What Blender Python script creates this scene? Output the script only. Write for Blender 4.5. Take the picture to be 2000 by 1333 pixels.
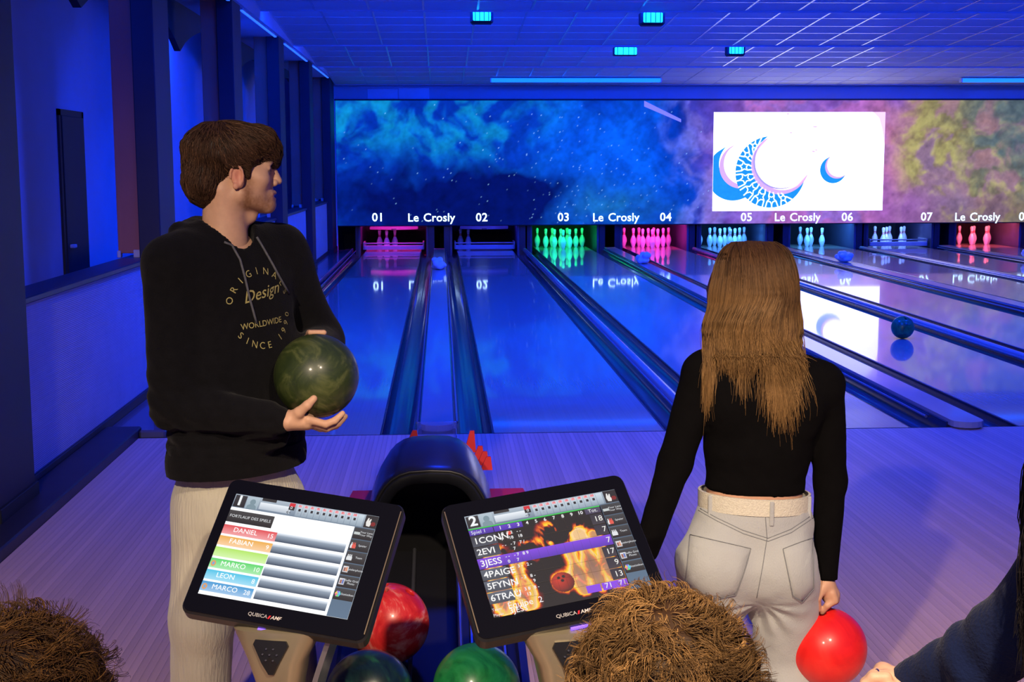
import bpy, math, random
import numpy as np
from mathutils import Vector, Matrix
from mathutils.bvhtree import BVHTree

for _o in list(bpy.data.objects):
    bpy.data.objects.remove(_o)
SC = bpy.context.scene
COL = SC.collection

# ------------------------------------------------------------------ camera
CAM_F, CAM_YAW, CAM_PITCH, CAM_ROLL, CAM_H = 2620.0, -0.0525, 0.1305, -0.0031, 1.6505
_cam = bpy.data.cameras.new('camera')
_cam.sensor_width = 36.0
_cam.lens = CAM_F / 2000.0 * 36.0
_cam.clip_end = 200
CAM = bpy.data.objects.new('camera', _cam)
COL.objects.link(CAM)
CAM_M = (Matrix.Rotation(CAM_YAW, 4, 'Z') @ Matrix.Rotation(math.pi / 2 - CAM_PITCH, 4, 'X')
         @ Matrix.Rotation(CAM_ROLL, 4, 'Z'))
CAM.matrix_world = Matrix.Translation((0, 0, CAM_H)) @ CAM_M
SC.camera = CAM


def at(x, y, Y):
    """world point that stands at distance Y down the hall, measured off the photograph"""
    d = CAM_M.to_3x3() @ Vector(((x - 1000) / CAM_F, -(y - 666.5) / CAM_F, -1))
    d = d * (Y / d.y)
    return Vector((d.x, d.y, d.z + CAM_H))


# ------------------------------------------------------------------ world, exposure
W = bpy.data.worlds.new('world')
SC.world = W
W.use_nodes = True
_bg = W.node_tree.nodes['Background']
_bg.inputs[0].default_value = (0.01, 0.04, 1.0, 1)
_bg.inputs[1].default_value = 0.25
SC.view_settings.view_transform = 'Standard'
SC.view_settings.look = 'None'
SC.view_settings.exposure = 0.0
SC.view_settings.gamma = 1.0
SC.view_settings.use_curve_mapping = False


def light(name, kind, loc, energy, color, size=0.3, size_y=None, aim=None, spot=None, blend=0.5, parent=None, spread=None):
    l = bpy.data.lights.new(name, kind)
    l.energy = energy
    l.color = color
    if kind == 'AREA':
        l.size = size
        if size_y:
            l.shape = 'RECTANGLE'
            l.size_y = size_y
        else:
            l.shape = 'DISK'
        if spread:
            l.spread = math.radians(spread)
    else:
        l.shadow_soft_size = size
    if kind == 'SPOT':
        l.spot_size = math.radians(spot)
        l.spot_blend = blend
    o = bpy.data.objects.new(name, l)
    COL.objects.link(o)
    o.location = loc
    if aim is not None:
        o.rotation_euler = (Vector(aim) - Vector(loc)).to_track_quat('-Z', 'Y').to_euler()
    if parent:
        o.parent = parent
        o.location = Vector(loc) - parent.location
    return o


BLUE = (0.001, 0.036, 1.0)
# warm lamps over the seating area, above and behind the camera
WARM = (1.0, 0.79, 0.56)
light('seating_lamp', 'SPOT', (0.75, 0.3, 3.1), 600, WARM, size=0.05, aim=(0.85, 3.1, 0.0), spot=62, blend=0.8)
light('seating_lamp', 'SPOT', (-1.1, -0.5, 3.1), 600, WARM, size=0.06, aim=(-0.7, 3.4, 0.7), spot=62, blend=0.6)
light('seating_lamp', 'SPOT', (0.3, 0.7, 3.1), 26, WARM, size=0.08, aim=(0.3, 1.8, 1.0), spot=80, blend=0.6)
# blue floodlights of the hall that hang above the head of the lanes, out of the frame
for _x in (-0.6, 2.6, 5.8, 9.0):
    light('hall_floodlight', 'AREA', (_x, 9.4, 3.25), 108, BLUE, size=0.4, aim=(_x, 10.6, 0), spread=140)
    light('hall_floodlight', 'AREA', (_x, 12.6, 3.25), 88, BLUE, size=0.4, aim=(_x, 13.6, 0), spread=140)
for _x in (0.2, 3.4):
    light('hall_floodlight', 'AREA', (_x, 6.6, 3.2), 48, BLUE, size=0.5, aim=(_x, 7.4, 0), spread=130)
light('hall_floodlight', 'AREA', (-2.85, 8.0, 3.0), 26, BLUE, size=0.4, aim=(-2.9, 11.0, 1.2))
light('hall_floodlight', 'AREA', (-2.85, 15.0, 3.0), 34, BLUE, size=0.4, aim=(-2.9, 18.0, 1.4))

# ------------------------------------------------------------------ materials
_M = {}


def mat(name, color=(0.5, 0.5, 0.5), rough=0.5, metal=0.0, spec=0.5, var=0.0, vscale=6.0, vstretch=(1, 1, 1),
        bump=0.0, bscale=60.0, bstretch=(1, 1, 1), emit=None, estr=0.0, coat=0.0, coat_rough=0.05, attr=None,
        emit_attr=False, sheen=0.0, sss=0.0, color2=None, alpha=None, trans=0.0, ior=1.45, rand=0.0):
    """node-based material: base colour broken up by noise, optional noise bump, optional colour attribute"""
    if name in _M:
        return _M[name]
    m = bpy.data.materials.new(name)
    m.use_nodes = True
    nt = m.node_tree
    b = nt.nodes['Principled BSDF']
    N, L = nt.nodes.new, nt.links.new
    b.inputs['Roughness'].default_value = rough
    b.inputs['Metallic'].default_value = metal
    b.inputs['Specular IOR Level'].default_value = spec
    b.inputs['IOR'].default_value = ior
    b.inputs['Coat Weight'].default_value = coat
    b.inputs['Coat Roughness'].default_value = coat_rough
    b.inputs['Sheen Weight'].default_value = sheen
    b.inputs['Transmission Weight'].default_value = trans
    if sss:
        b.inputs['Subsurface Weight'].default_value = sss
        b.inputs['Subsurface Radius'].default_value = (0.012, 0.005, 0.003)
    tc = N('ShaderNodeTexCoord')

    def noise(scale, stretch, detail=4.0):
        mp = N('ShaderNodeMapping')
        mp.inputs['Scale'].default_value = stretch
        L(tc.outputs['Object'], mp.inputs['Vector'])
        n = N('ShaderNodeTexNoise')
        n.inputs['Scale'].default_value = scale
        n.inputs['Detail'].default_value = detail
        L(mp.outputs['Vector'], n.inputs['Vector'])
        return n
    src = None
    if attr:
        a = N('ShaderNodeAttribute')
        a.attribute_name = attr
        src = a.outputs['Color']
    else:
        rgb = N('ShaderNodeRGB')
        rgb.outputs[0].default_value = (*color, 1)
        src = rgb.outputs[0]
    if color2 is not None or var:
        n = noise(vscale, vstretch)
        r = N('ShaderNodeMapRange')
        r.inputs['From Min'].default_value = 0.3
        r.inputs['From Max'].default_value = 0.7
        L(n.outputs['Fac'], r.inputs['Value'])
        mx = N('ShaderNodeMix')
        mx.data_type = 'RGBA'
        if color2 is not None:
            mx.inputs['B'].default_value = (*color2, 1)
        else:
            mx.blend_type = 'MULTIPLY'
            mx.inputs['B'].default_value = (1 - var, 1 - var, 1 - var, 1)
        L(r.outputs['Result'], mx.inputs['Factor'])
        L(src, mx.inputs['A'])
        src = mx.outputs['Result']
    if rand:
        oi = N('ShaderNodeObjectInfo')
        hs = N('ShaderNodeHueSaturation')
        mr = N('ShaderNodeMapRange')
        mr.inputs['To Min'].default_value = 1 - rand
        mr.inputs['To Max'].default_value = 1 + rand
        L(oi.outputs['Random'], mr.inputs['Value'])
        L(mr.outputs['Result'], hs.inputs['Value'])
        L(src, hs.inputs['Color'])
        src = hs.outputs['Color']
    L(src, b.inputs['Base Color'])
    if bump:
        n = noise(bscale, bstretch)
        bp = N('ShaderNodeBump')
        bp.inputs['Strength'].default_value = bump
        bp.inputs['Distance'].default_value = 0.01
        L(n.outputs['Fac'], bp.inputs['Height'])
        L(bp.outputs['Normal'], b.inputs['Normal'])
    if estr:
        b.inputs['Emission Strength'].default_value = estr
        if emit_attr:
            L(src, b.inputs['Emission Color'])
            b.inputs['Base Color'].default_value = (0.02, 0.02, 0.02, 1)
            for l in list(b.inputs['Base Color'].links):
                nt.links.remove(l)
        else:
            b.inputs['Emission Color'].default_value = (*(emit or color), 1)
    _M[name] = m
    return m


# ------------------------------------------------------------------ objects
def tag(o, label=None, cat=None, group=None, kind=None):
    if label:
        o['label'] = label
    if cat:
        o['category'] = cat
    if group:
        o['group'] = group
    if kind:
        o['kind'] = kind
    return o


def empty(name, loc, label=None, cat=None, group=None, kind=None):
    o = bpy.data.objects.new(name, None)
    o.empty_display_size = 0.1
    COL.objects.link(o)
    o.location = loc
    return tag(o, label, cat, group, kind)


def world_loc(p):
    v = Vector((0, 0, 0))
    while p:
        v = v + p.location
        p = p.parent
    return v


def mesh_obj(name, me, m, parent=None, loc=None):
    me.materials.clear()
    me.materials.append(m)
    o = bpy.data.objects.new(name, me)
    COL.objects.link(o)
    if parent:
        o.parent = parent
    if loc is not None:
        o.location = loc
    return o


def copy_tree(o, parent=None, loc=None):
    c = o.copy()
    COL.objects.link(c)
    if parent:
        c.parent = parent
    if loc is not None:
        c.location = loc
    for ch in list(o.children):
        copy_tree(ch, c)
    return c


def np_mesh(name, V, F, smooth=True, colors=None):
    """mesh from numpy arrays, F all-triangles or all-quads, or a list of faces"""
    me = bpy.data.meshes.new(name)
    V = np.asarray(V, dtype=np.float32)
    if isinstance(F, np.ndarray):
        k = F.shape[1]
        me.vertices.add(len(V))
        me.vertices.foreach_set('co', V.ravel())
        me.loops.add(F.size)
        me.loops.foreach_set('vertex_index', F.astype(np.int32).ravel())
        me.polygons.add(len(F))
        me.polygons.foreach_set('loop_start', np.arange(0, F.size, k, dtype=np.int32))
        me.update(calc_edges=True)
    else:
        me.from_pydata(V.tolist(), [], F)
        me.update()
    if smooth:
        me.polygons.foreach_set('use_smooth', np.ones(len(me.polygons), dtype=bool))
    if colors is not None:
        at_ = me.color_attributes.new('Col', 'FLOAT_COLOR', 'POINT')
        c = np.ones((len(V), 4), dtype=np.float32)
        c[:, :3] = colors
        at_.data.foreach_set('color', c.ravel())
    return me


class MB:
    """collects shapes into one mesh"""

    def __init__(self):
        self.v, self.f, self.c = [], [], []

    def add(self, vs, fs, col=None):
        n = len(self.v)
        self.v += [tuple(p) for p in vs]
        self.f += [tuple(i + n for i in f) for f in fs]
        if col is not None:
            if isinstance(col, list):
                self.c += col
            else:
                self.c += [col] * len(vs)
        return self

    def box(self, lo, hi, bev=0.0):
        x0, y0, z0 = lo
        x1, y1, z1 = hi
        if bev <= 0:
            vs = [(x0, y0, z0), (x1, y0, z0), (x1, y1, z0), (x0, y1, z0), (x0, y0, z1), (x1, y0, z1), (x1, y1, z1), (x0, y1, z1)]
            return self.add(vs, [(0, 3, 2, 1), (4, 5, 6, 7), (0, 1, 5, 4), (1, 2, 6, 5), (2, 3, 7, 6), (3, 0, 4, 7)])
        b = min(bev, (x1 - x0) / 2.01, (y1 - y0) / 2.01, (z1 - z0) / 2.01)

        def ring(i, z):
            return [(x0 + i, y0 + b, z), (x0 + b, y0 + i, z), (x1 - b, y0 + i, z), (x1 - i, y0 + b, z),
                    (x1 - i, y1 - b, z), (x1 - b, y1 - i, z), (x0 + b, y1 - i, z), (x0 + i, y1 - b, z)]
        rs = [ring(b * .9, z0), ring(0, z0 + b), ring(0, z1 - b), ring(b * .9, z1)]
        return self.loft(rs)

    def loft(self, rings, cap=True, closed=True):
        n = len(rings[0])
        vs = [p for r in rings for p in r]
        fs = []
        for i in range(len(rings) - 1):
            for j in range(n if closed else n - 1):
                k = (j + 1) % n
                fs.append((i * n + j, i * n + k, (i + 1) * n + k, (i + 1) * n + j))
        if cap and closed:
            fs.append(tuple(range(n - 1, -1, -1)))
            fs.append(tuple((len(rings) - 1) * n + j for j in range(n)))
        return self.add(vs, fs)

    def prism(self, pts, h0, h1, axis='z'):
        """extrude a 2-D outline; axis tells which coordinate is the height"""
        def P(p, h):
            return {'z': (p[0], p[1], h), 'y': (p[0], h, p[1]), 'x': (h, p[0], p[1])}[axis]
        return self.loft([[P(p, h0) for p in pts], [P(p, h1) for p in pts]])

    def tube(self, pts, r, n=8, cap=True):
        pts = [Vector(p) for p in pts]
        rs = r if isinstance(r, (list, tuple)) else [r] * len(pts)
        rings = []
        up = Vector((0, 0, 1))
        for i, p in enumerate(pts):
            t = (pts[min(i + 1, len(pts) - 1)] - pts[max(i - 1, 0)]).normalized()
            a = t.cross(up)
            if a.length < 1e-3:
                a = t.cross(Vector((1, 0, 0)))
            a.normalize()
            b = a.cross(t)
            up = b
            rings.append([p + (a * math.cos(2 * math.pi * k / n) + b * math.sin(2 * math.pi * k / n)) * rs[i] for k in range(n)])
        return self.loft(rings, cap)

    def lathe(self, prof, n=20, c=(0, 0, 0)):
        rings = [[(c[0] + r * math.cos(2 * math.pi * k / n), c[1] + r * math.sin(2 * math.pi * k / n), c[2] + z) for k in range(n)] for r, z in prof]
        return self.loft(rings)

    def build(self, name, m, parent=None, smooth=False, local=False, autosmooth=None):
        off = world_loc(parent) if (parent and not local) else Vector((0, 0, 0))
        V = np.array(self.v, dtype=np.float32) - np.array(off, dtype=np.float32)
        me = bpy.data.meshes.new(name)
        me.from_pydata(V.tolist(), [], self.f)
        me.update()
        if smooth:
            me.polygons.foreach_set('use_smooth', np.ones(len(me.polygons), dtype=bool))
            if autosmooth:
                me.set_sharp_from_angle(angle=math.radians(autosmooth))
        if self.c:
            a = me.color_attributes.new('Col', 'FLOAT_COLOR', 'POINT')
            a.data.foreach_set('color', np.array([(*c, 1) for c in self.c], dtype=np.float32).ravel())
        return mesh_obj(name, me, m, parent)


def struct(name, mb, m, parent=None, label=None, **k):
    o = mb.build(name, m, parent, **k)
    if not parent:
        o['kind'] = 'structure'
        if label:
            o['label'] = label
    return o


# ------------------------------------------------------------------ lettering
_T = {}


def text2d(body, size=1.0, align='CENTER', shear=0.0, spacing=1.0, bold=0.0):
    """flat lettering from the built-in font: 2-D points and faces"""
    key = (body, align, shear, spacing, bold)
    if key not in _T:
        cu = bpy.data.curves.new('lettering', 'FONT')
        cu.body = body
        cu.size = 1.0
        cu.align_x = align
        cu.align_y = 'CENTER'
        cu.shear = shear
        cu.space_character = spacing
        cu.offset = bold
        cu.resolution_u = 3
        cu.fill_mode = 'FRONT'
        ob = bpy.data.objects.new('lettering', cu)
        me = bpy.data.meshes.new_from_object(ob)
        _T[key] = ([(v.co.x, v.co.y) for v in me.vertices], [tuple(p.vertices) for p in me.polygons])
        bpy.data.objects.remove(ob)
        bpy.data.meshes.remove(me)
        bpy.data.curves.remove(cu)
    v, f = _T[key]
    return [(x * size, y * size) for x, y in v], f


# ------------------------------------------------------------------ organic surfaces (signed distance fields)
def vec(a):
    return np.asarray(a, dtype=np.float32)


def smin(a, b, k):
    if k <= 0:
        return np.minimum(a, b)
    h = np.maximum(k - np.abs(a - b), 0) / k
    return np.minimum(a, b) - h * h * k * 0.25


def smax(a, b, k):
    return -smin(-a, -b, k)


def cone(a, b, ra, rb, side=None, k=1.0):
    """round cone from a to b; side/k widen the section along one direction"""
    a, b = vec(a), vec(b)
    ab = b - a
    L2 = float(ab @ ab) + 1e-9
    sd = None if side is None else vec(side) / np.linalg.norm(vec(side))

    def f(p):
        t = np.clip(((p - a) @ ab) / L2, 0, 1)
        q = p - a - t[:, None] * ab
        if sd is not None:
            u = q @ sd
            q = q - (u * (1 - 1 / k))[:, None] * sd
        return np.sqrt((q * q).sum(1)) - (ra + (rb - ra) * t)
    return f


def chain(pts, rs, side=None, k=1.0, sm=0.0):
    fs = [cone(pts[i], pts[i + 1], rs[i], rs[i + 1], side, k) for i in range(len(pts) - 1)]

    def f(p):
        d = fs[0](p)
        for g in fs[1:]:
            d = smin(d, g(p), sm)
        return d
    return f


def ball(c, r, R=None):
    """ellipsoid with radii r, R = 3x3 rows are its axes"""
    c, r = vec(c), vec(r if hasattr(r, '__len__') else (r, r, r))
    RR = None if R is None else vec(R)

    def f(p):
        q = p - c
        if RR is not None:
            q = q @ RR.T
        k0 = np.sqrt(((q / r) ** 2).sum(1))
        k1 = np.sqrt(((q / (r * r)) ** 2).sum(1)) + 1e-9
        return k0 * (k0 - 1) / k1
    return f


def slab(n, d):
    n = vec(n)
    n = n / np.linalg.norm(n)
    return lambda p: p @ n - d


def build_field(ops):
    """ops: list of (op, fn, k): u union, s subtract, i intersect, d displace"""
    def f(p):
        d = None
        for op, g, k in ops:
            if op == 'u':
                d = g(p) if d is None else smin(d, g(p), k)
            elif op == 's':
                d = smax(d, -g(p), k)
            elif op == 'i':
                d = smax(d, g(p), k)
            elif op == 'd':
                d = d + g(p)
        return d
    return f


def polygonize(f, lo, hi, h):
    """naive surface nets on a grid that is refined only near the surface"""
    lo, hi = vec(lo), vec(hi)
    S = 4
    nc = np.ceil((hi - lo) / (h * S)).astype(int) + 1
    ax = [lo[i] + np.arange(nc[i]) * h * S for i in range(3)]
    G = np.stack(np.meshgrid(*ax, indexing='ij'), -1).reshape(-1, 3).astype(np.float32)
    dc = np.concatenate([f(G[i:i + 300000]) for i in range(0, len(G), 300000)]).reshape(nc)
    F = dc.repeat(S, 0).repeat(S, 1).repeat(S, 2).astype(np.float32)
    near = np.abs(F) < h * S * 0.5 * 1.75 * 1.7
    idx = np.argwhere(near)
    P = (lo + (idx - S * 0.5 + 0.5) * h).astype(np.float32)
    o = lo + (0.5 - S * 0.5) * h
    vals = np.concatenate([f(P[i:i + 300000]) for i in range(0, len(P), 300000)])
    F[near] = vals
    return surfnets(F, o, h)


def surfnets(F, o, h):
    S = F < 0
    n = np.array(F.shape)
    c = [(i, j, k) for i in (0, 1) for j in (0, 1) for k in (0, 1)]

    def sl(A, d):
        return A[d[0]:n[0] - 1 + d[0], d[1]:n[1] - 1 + d[1], d[2]:n[2] - 1 + d[2]]
    cnt = sum(sl(S, d).astype(np.int8) for d in c)
    cells = (cnt > 0) & (cnt < 8)
    ci = np.argwhere(cells)
    idm = -np.ones(cells.shape, dtype=np.int64)
    idm[cells] = np.arange(len(ci))
    acc = np.zeros((len(ci), 3), np.float32)
    num = np.zeros(len(ci), np.float32)
    for a in c:
        for axis in range(3):
            if a[axis]:
                continue
            b = list(a)
            b[axis] = 1
            fa = F[ci[:, 0] + a[0], ci[:, 1] + a[1], ci[:, 2] + a[2]]
            fb = F[ci[:, 0] + b[0], ci[:, 1] + b[1], ci[:, 2] + b[2]]
            m = (fa < 0) != (fb < 0)
            t = np.where(m, fa / np.where(m, fa - fb, 1), 0)
            pos = np.tile(np.array(a, np.float32), (len(ci), 1))
            pos[:, axis] += t
            acc[m] += pos[m]
            num[m] += 1
    V = o + (ci + acc / num[:, None]) * h
    Q = []
    for axis in range(3):
        u, v = (axis + 1) % 3, (axis + 2) % 3
        d = [0, 0, 0]
        d[axis] = 1
        A = S[:n[0] - d[0], :n[1] - d[1], :n[2] - d[2]]
        B = S[d[0]:, d[1]:, d[2]:]
        e = np.argwhere(A != B)
        ok = (e[:, u] > 0) & (e[:, v] > 0) & (e[:, u] < n[u] - 1) & (e[:, v] < n[v] - 1)
        e = e[ok]
        ins = A[e[:, 0], e[:, 1], e[:, 2]]

        def g(du, dv):
            q = e.copy()
            q[:, u] -= du
            q[:, v] -= dv
            return idm[q[:, 0], q[:, 1], q[:, 2]]
        q = np.stack([g(1, 1), g(0, 1), g(0, 0), g(1, 0)], 1)
        q[~ins] = q[~ins][:, ::-1]
        Q.append(q)
    Q = np.concatenate(Q)
    Q = Q[(Q >= 0).all(1)]
    return V.astype(np.float32), Q


def grad(f, p, e=0.002):
    g = np.stack([f(p + vec(d) * e) - f(p - vec(d) * e) for d in ((1, 0, 0), (0, 1, 0), (0, 0, 1))], 1)
    return g / (np.linalg.norm(g, axis=1, keepdims=True) + 1e-9)


def vnoise(p, seed=0):
    """smooth value noise in numpy, 0..1"""
    i = np.floor(p).astype(np.int64)
    f = p - i
    f = f * f * (3 - 2 * f)
    dim = p.shape[1]
    out = 0
    for c in range(2 ** dim):
        w = 1.0
        hsh = np.full(len(p), seed * 7919 + 13, dtype=np.int64)
        for a in range(dim):
            b = (c >> a) & 1
            w = w * (f[:, a] if b else 1 - f[:, a])
            hsh = (hsh * 374761393 + (i[:, a] + b) * 668265263) & 0x7fffffff
            hsh = (hsh ^ (hsh >> 13)) * 1274126177 & 0x7fffffff
        out = out + w * ((hsh ^ (hsh >> 16)) & 0xffff) / 65535.0
    return out


def fbm(p, oct=4, seed=0):
    a, s, t = 0.5, 0, 0
    for o in range(oct):
        s = s + a * vnoise(p * 2 ** o + 17.3 * o, seed + o)
        t += a
        a *= 0.5
    return s / t


def strands(name, P, r0, m, parent, colors, tip=0.25, sides=3):
    """hair: P is (strands, points, 3); each strand a thin tapering tube"""
    P = np.asarray(P, dtype=np.float32)
    S, T, _ = P.shape
    t = np.gradient(P, axis=1)
    t /= np.linalg.norm(t, axis=2, keepdims=True) + 1e-9
    ref = np.tile(vec((0.31, 0.52, 0.79)), (S, T, 1))
    a = np.cross(t, ref)
    a /= np.linalg.norm(a, axis=2, keepdims=True) + 1e-9
    b = np.cross(t, a)
    rr = np.asarray(r0, dtype=np.float32)
    rad = (rr.reshape(-1, 1) if rr.ndim else rr) * (1 - (1 - tip) * np.linspace(0, 1, T, dtype=np.float32) ** 1.5)[None, :] * np.ones((S, 1), np.float32)
    ang = np.arange(sides) * 2 * np.pi / sides
    V = P[:, :, None, :] + rad[:, :, None, None] * (a[:, :, None, :] * np.cos(ang)[None, None, :, None] + b[:, :, None, :] * np.sin(ang)[None, None, :, None])
    idx = np.arange(S * T * sides).reshape(S, T, sides)
    q = np.stack([idx[:, :-1, :], np.roll(idx, -1, 2)[:, :-1, :], np.roll(idx, -1, 2)[:, 1:, :], idx[:, 1:, :]], -1).reshape(-1, 4)
    colors = np.asarray(colors, dtype=np.float32)
    C = np.repeat(colors, T * sides, 0) if colors.ndim == 2 else np.repeat(colors.reshape(-1, 3), sides, 0)
    off = np.array(world_loc(parent), dtype=np.float32)
    me = np_mesh(name, V.reshape(-1, 3) - off, q, True, C)
    return mesh_obj(name, me, m, parent)


def sdf_obj(name, f, lo, hi, h, m, parent=None, colors=None, extra=None):
    V, Q = polygonize(f, lo, hi, h)
    if extra:
        for (f2, lo2, hi2, h2) in extra:
            V2, Q2 = polygonize(f2, lo2, hi2, h2)
            Q = np.concatenate([Q, Q2 + len(V)])
            V = np.concatenate([V, V2])
    C = colors(V) if colors else None
    off = np.array(world_loc(parent), dtype=np.float32) if parent else 0
    me = np_mesh(name, V - off, Q, True, C)
    o = mesh_obj(name, me, m, parent)
    return o, V, Q


def bvh(V, Q):
    return BVHTree.FromPolygons([Vector(v) for v in V.tolist()], Q.tolist())


def flat_project(tree, pts2, O, U, Vv, D, lift=0.0015):
    """lay 2-D points (print, seams, pockets) on a surface: cast from the plane O,U,V along D"""
    out = []
    D = Vector(D).normalized()
    last = None
    for x, y in pts2:
        s = Vector(O) + Vector(U) * x + Vector(Vv) * y - D * 0.4
        hit, nrm, _, _ = tree.ray_cast(s, D, 2.0)
        if hit is None:
            hit = (last if last is not None else s + D * 0.4)
            out.append(hit)
            continue
        last = hit - D * lift
        out.append(last)
    return out


# ------------------------------------------------------------------ the hall
FOUL = 8.168
HEAD = FOUL + 18.29
LW = 1.0668
X0, G1, G2 = -0.037, 0.707, 0.493
LANES = []
_x = X0 - G1 / 2 - LW
for i in range(8):
    LANES.append((_x, _x + LW))
    _x += LW + (G1 if i % 2 == 0 else G2)
XL, XR = -3.0, 12.6            # far left wall, right wall
WALLX = -2.1                   # face of the low wall on the left
MASKY = 26.0

m_board = mat('approach_board', (0.76, 0.49, 0.40), rough=0.42, spec=0.35, var=0.22, vscale=3.0, vstretch=(14, 0.8, 1), rand=0.10, bump=0.05, bscale=40, bstretch=(20, 1, 1))
m_sub = mat('dark_subfloor', (0.10, 0.08, 0.07), rough=0.8, var=0.3)
m_wallblue = mat('painted_wall', (0.55, 0.56, 0.62), rough=0.8, var=0.10, vscale=1.5, bump=0.05, bscale=80)
m_dark = mat('black_paint', (0.012, 0.012, 0.014), rough=0.6, var=0.2)
m_col = mat('dark_column_paint', (0.020, 0.020, 0.030), rough=0.55, var=0.2, vscale=4)
m_ceil = mat('ceiling_tile', (0.62, 0.63, 0.66), rough=0.75, var=0.12, vscale=2.0, bump=0.12, bscale=220, rand=0.03)
m_tbar = mat('white_grid_bar', (0.60, 0.61, 0.64), rough=0.30, var=0.05, coat=0.6, coat_rough=0.22)

# floor: base slab, then the boards of the approach one by one
fl = struct('floor', MB().box((XL, -2.2, -0.32), (XR, FOUL - 0.004, -0.02)), m_sub, label='boarded approach floor in front of the lanes')
BW = 0.0272
_me = MB().box((0, 0, 0), (BW - 0.0005, 1, 0.021), 0.0003)
boards = []
_rng = random.Random(4)
nb = int((6.15 + 1.86) / BW)
base = _me.build('board', m_board, fl)
bmesh_shared = base.data
bpy.data.objects.remove(base)
for i in range(nb):
    o = bpy.data.objects.new('board', bmesh_shared)
    COL.objects.link(o)
    o.parent = fl
    o.location = (-1.86 + i * BW, -2.2, -0.0215 + _rng.uniform(0, 0.0003))
    o.scale = (1, FOUL - 0.004 + 2.2, 1)
mb = MB()
k = 0
x = -1.86 + nb * BW
while x < XR - BW:
    mb.box((x, -2.2, -0.02), (x + BW - 0.0011, FOUL - 0.004, -0.0005))
    x += BW
o = mb.build('board_field', m_board, fl)
o['kind'] = 'stuff'
# black foul line strip
struct('trim_1', MB().box((-1.86, FOUL - 0.003, -0.02), (XR, FOUL + 0.012, 0.0)), m_dark, label='thin dark foul line strip across the boards')
struct('floor', MB().box((XL, FOUL + 0.012, -0.42), (XR, 29.2, -0.125)), m_sub, label='dark subfloor under the lanes and gutters')

# ------------------------------------------------------------------ left side: low wall, sill, recess, columns
m_lowwall = mat('ribbed_wallpaper', (0.60, 0.58, 0.60), rough=0.75, var=0.08, bump=0.0)
_nt = m_lowwall.node_tree
_wv = _nt.nodes.new('ShaderNodeTexWave')
_wv.wave_type = 'BANDS'
_wv.bands_direction = 'Z'
_wv.inputs['Scale'].default_value = 30
_wv.inputs['Distortion'].default_value = 1.2
_wv.inputs['Detail'].default_value = 2
_wv.inputs['Detail Scale'].default_value = 3
_tc = _nt.nodes.new('ShaderNodeTexCoord')
_bp = _nt.nodes.new('ShaderNodeBump')
_bp.inputs['Strength'].default_value = 0.3
_bp.inputs['Distance'].default_value = 0.012
_nt.links.new(_tc.outputs['Object'], _wv.inputs['Vector'])
_nt.links.new(_wv.outputs['Fac'], _bp.inputs['Height'])
_nt.links.new(_bp.outputs['Normal'], _nt.nodes['Principled BSDF'].inputs['Normal'])

struct('wall_left', MB().box((WALLX - 0.16, 2.0, -0.02), (WALLX, MASKY + 0.05, 0.965)), m_lowwall, label='low ribbed pale wall along the first lane')
struct('trim_2', MB().box((WALLX - 0.19, 2.0, 0.965), (WALLX + 0.025, MASKY, 1.0), 0.006), mat('dark_sill', (0.03, 0.03, 0.05), rough=0.4), label='dark sill on top of the low wall')
struct('baseboard_left', MB().box((WALLX, 2.0, -0.02), (WALLX + 0.02, MASKY, 0.085), 0.004), m_col, label='dark baseboard of the low wall')
struct('trim_3', MB().box((-2.08, 2.0, -0.02), (-1.862, FOUL + 0.1, 0.055), 0.008), mat('dark_kerb', (0.03, 0.028, 0.035), rough=0.45, var=0.3), label='dark kerb between low wall and approach boards')
struct('wall_left', MB().box((XL - 0.1, 0.0, -0.02), (XL, 29, 3.7)), m_wallblue, label='blue-lit wall of the space behind the columns')
# dark doorway in the recess
d = struct('door_1', MB().box((XL, 10.87, -0.02), (XL + 0.03, 11.50, 2.05), 0.004), m_dark, label='tall black door in the blue wall')
MB().box((XL, 10.82, -0.02), (XL + 0.02, 10.87, 2.1)).box((XL, 11.50, -0.02), (XL + 0.02, 11.55, 2.1)).box((XL, 10.82, 2.05), (XL + 0.02, 11.55, 2.1)).build('door_frame', m_dark, d)
MB().box((XL + 0.03, 10.92, 1.0), (XL + 0.07, 11.0, 1.03), 0.006).build('door_handle', m_tbar, d)
d = struct('door_2', MB().box((XL, 17.3, -0.02), (XL + 0.03, 18.2, 2.05), 0.004), m_dark, label='black door far down the blue wall')
MB().box((XL + 0.03, 17.4, 1.0), (XL + 0.07, 17.48, 1.03), 0.006).build('door_handle', m_tbar, d)
# dark arched sheets that stand in for the curved shadow above the recess
for i, y0 in enumerate((6.28, 10.0, 13.7, 17.48, 21.38)):
    mb = MB()
    pts = []
    n = 14
    y1 = (10.0, 13.7, 17.48, 21.38, 25.28)[i]
    for k in range(n + 1):
        t = k / n
        pts.append((y0 + (y1 - y0) * t, 2.78 + 0.34 * math.sin(math.pi * t) ** 0.8))
    outline = [(y0, 3.45)] + pts + [(y1, 3.45)]
    struct('trim_%d' % (4 + i), MB().prism(outline, -2.62, -2.56, 'x'), m_col, label=['first', 'second', 'third', 'fourth', 'fifth'][i] + ' dark arched sheet standing in for shadow behind the columns')

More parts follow.
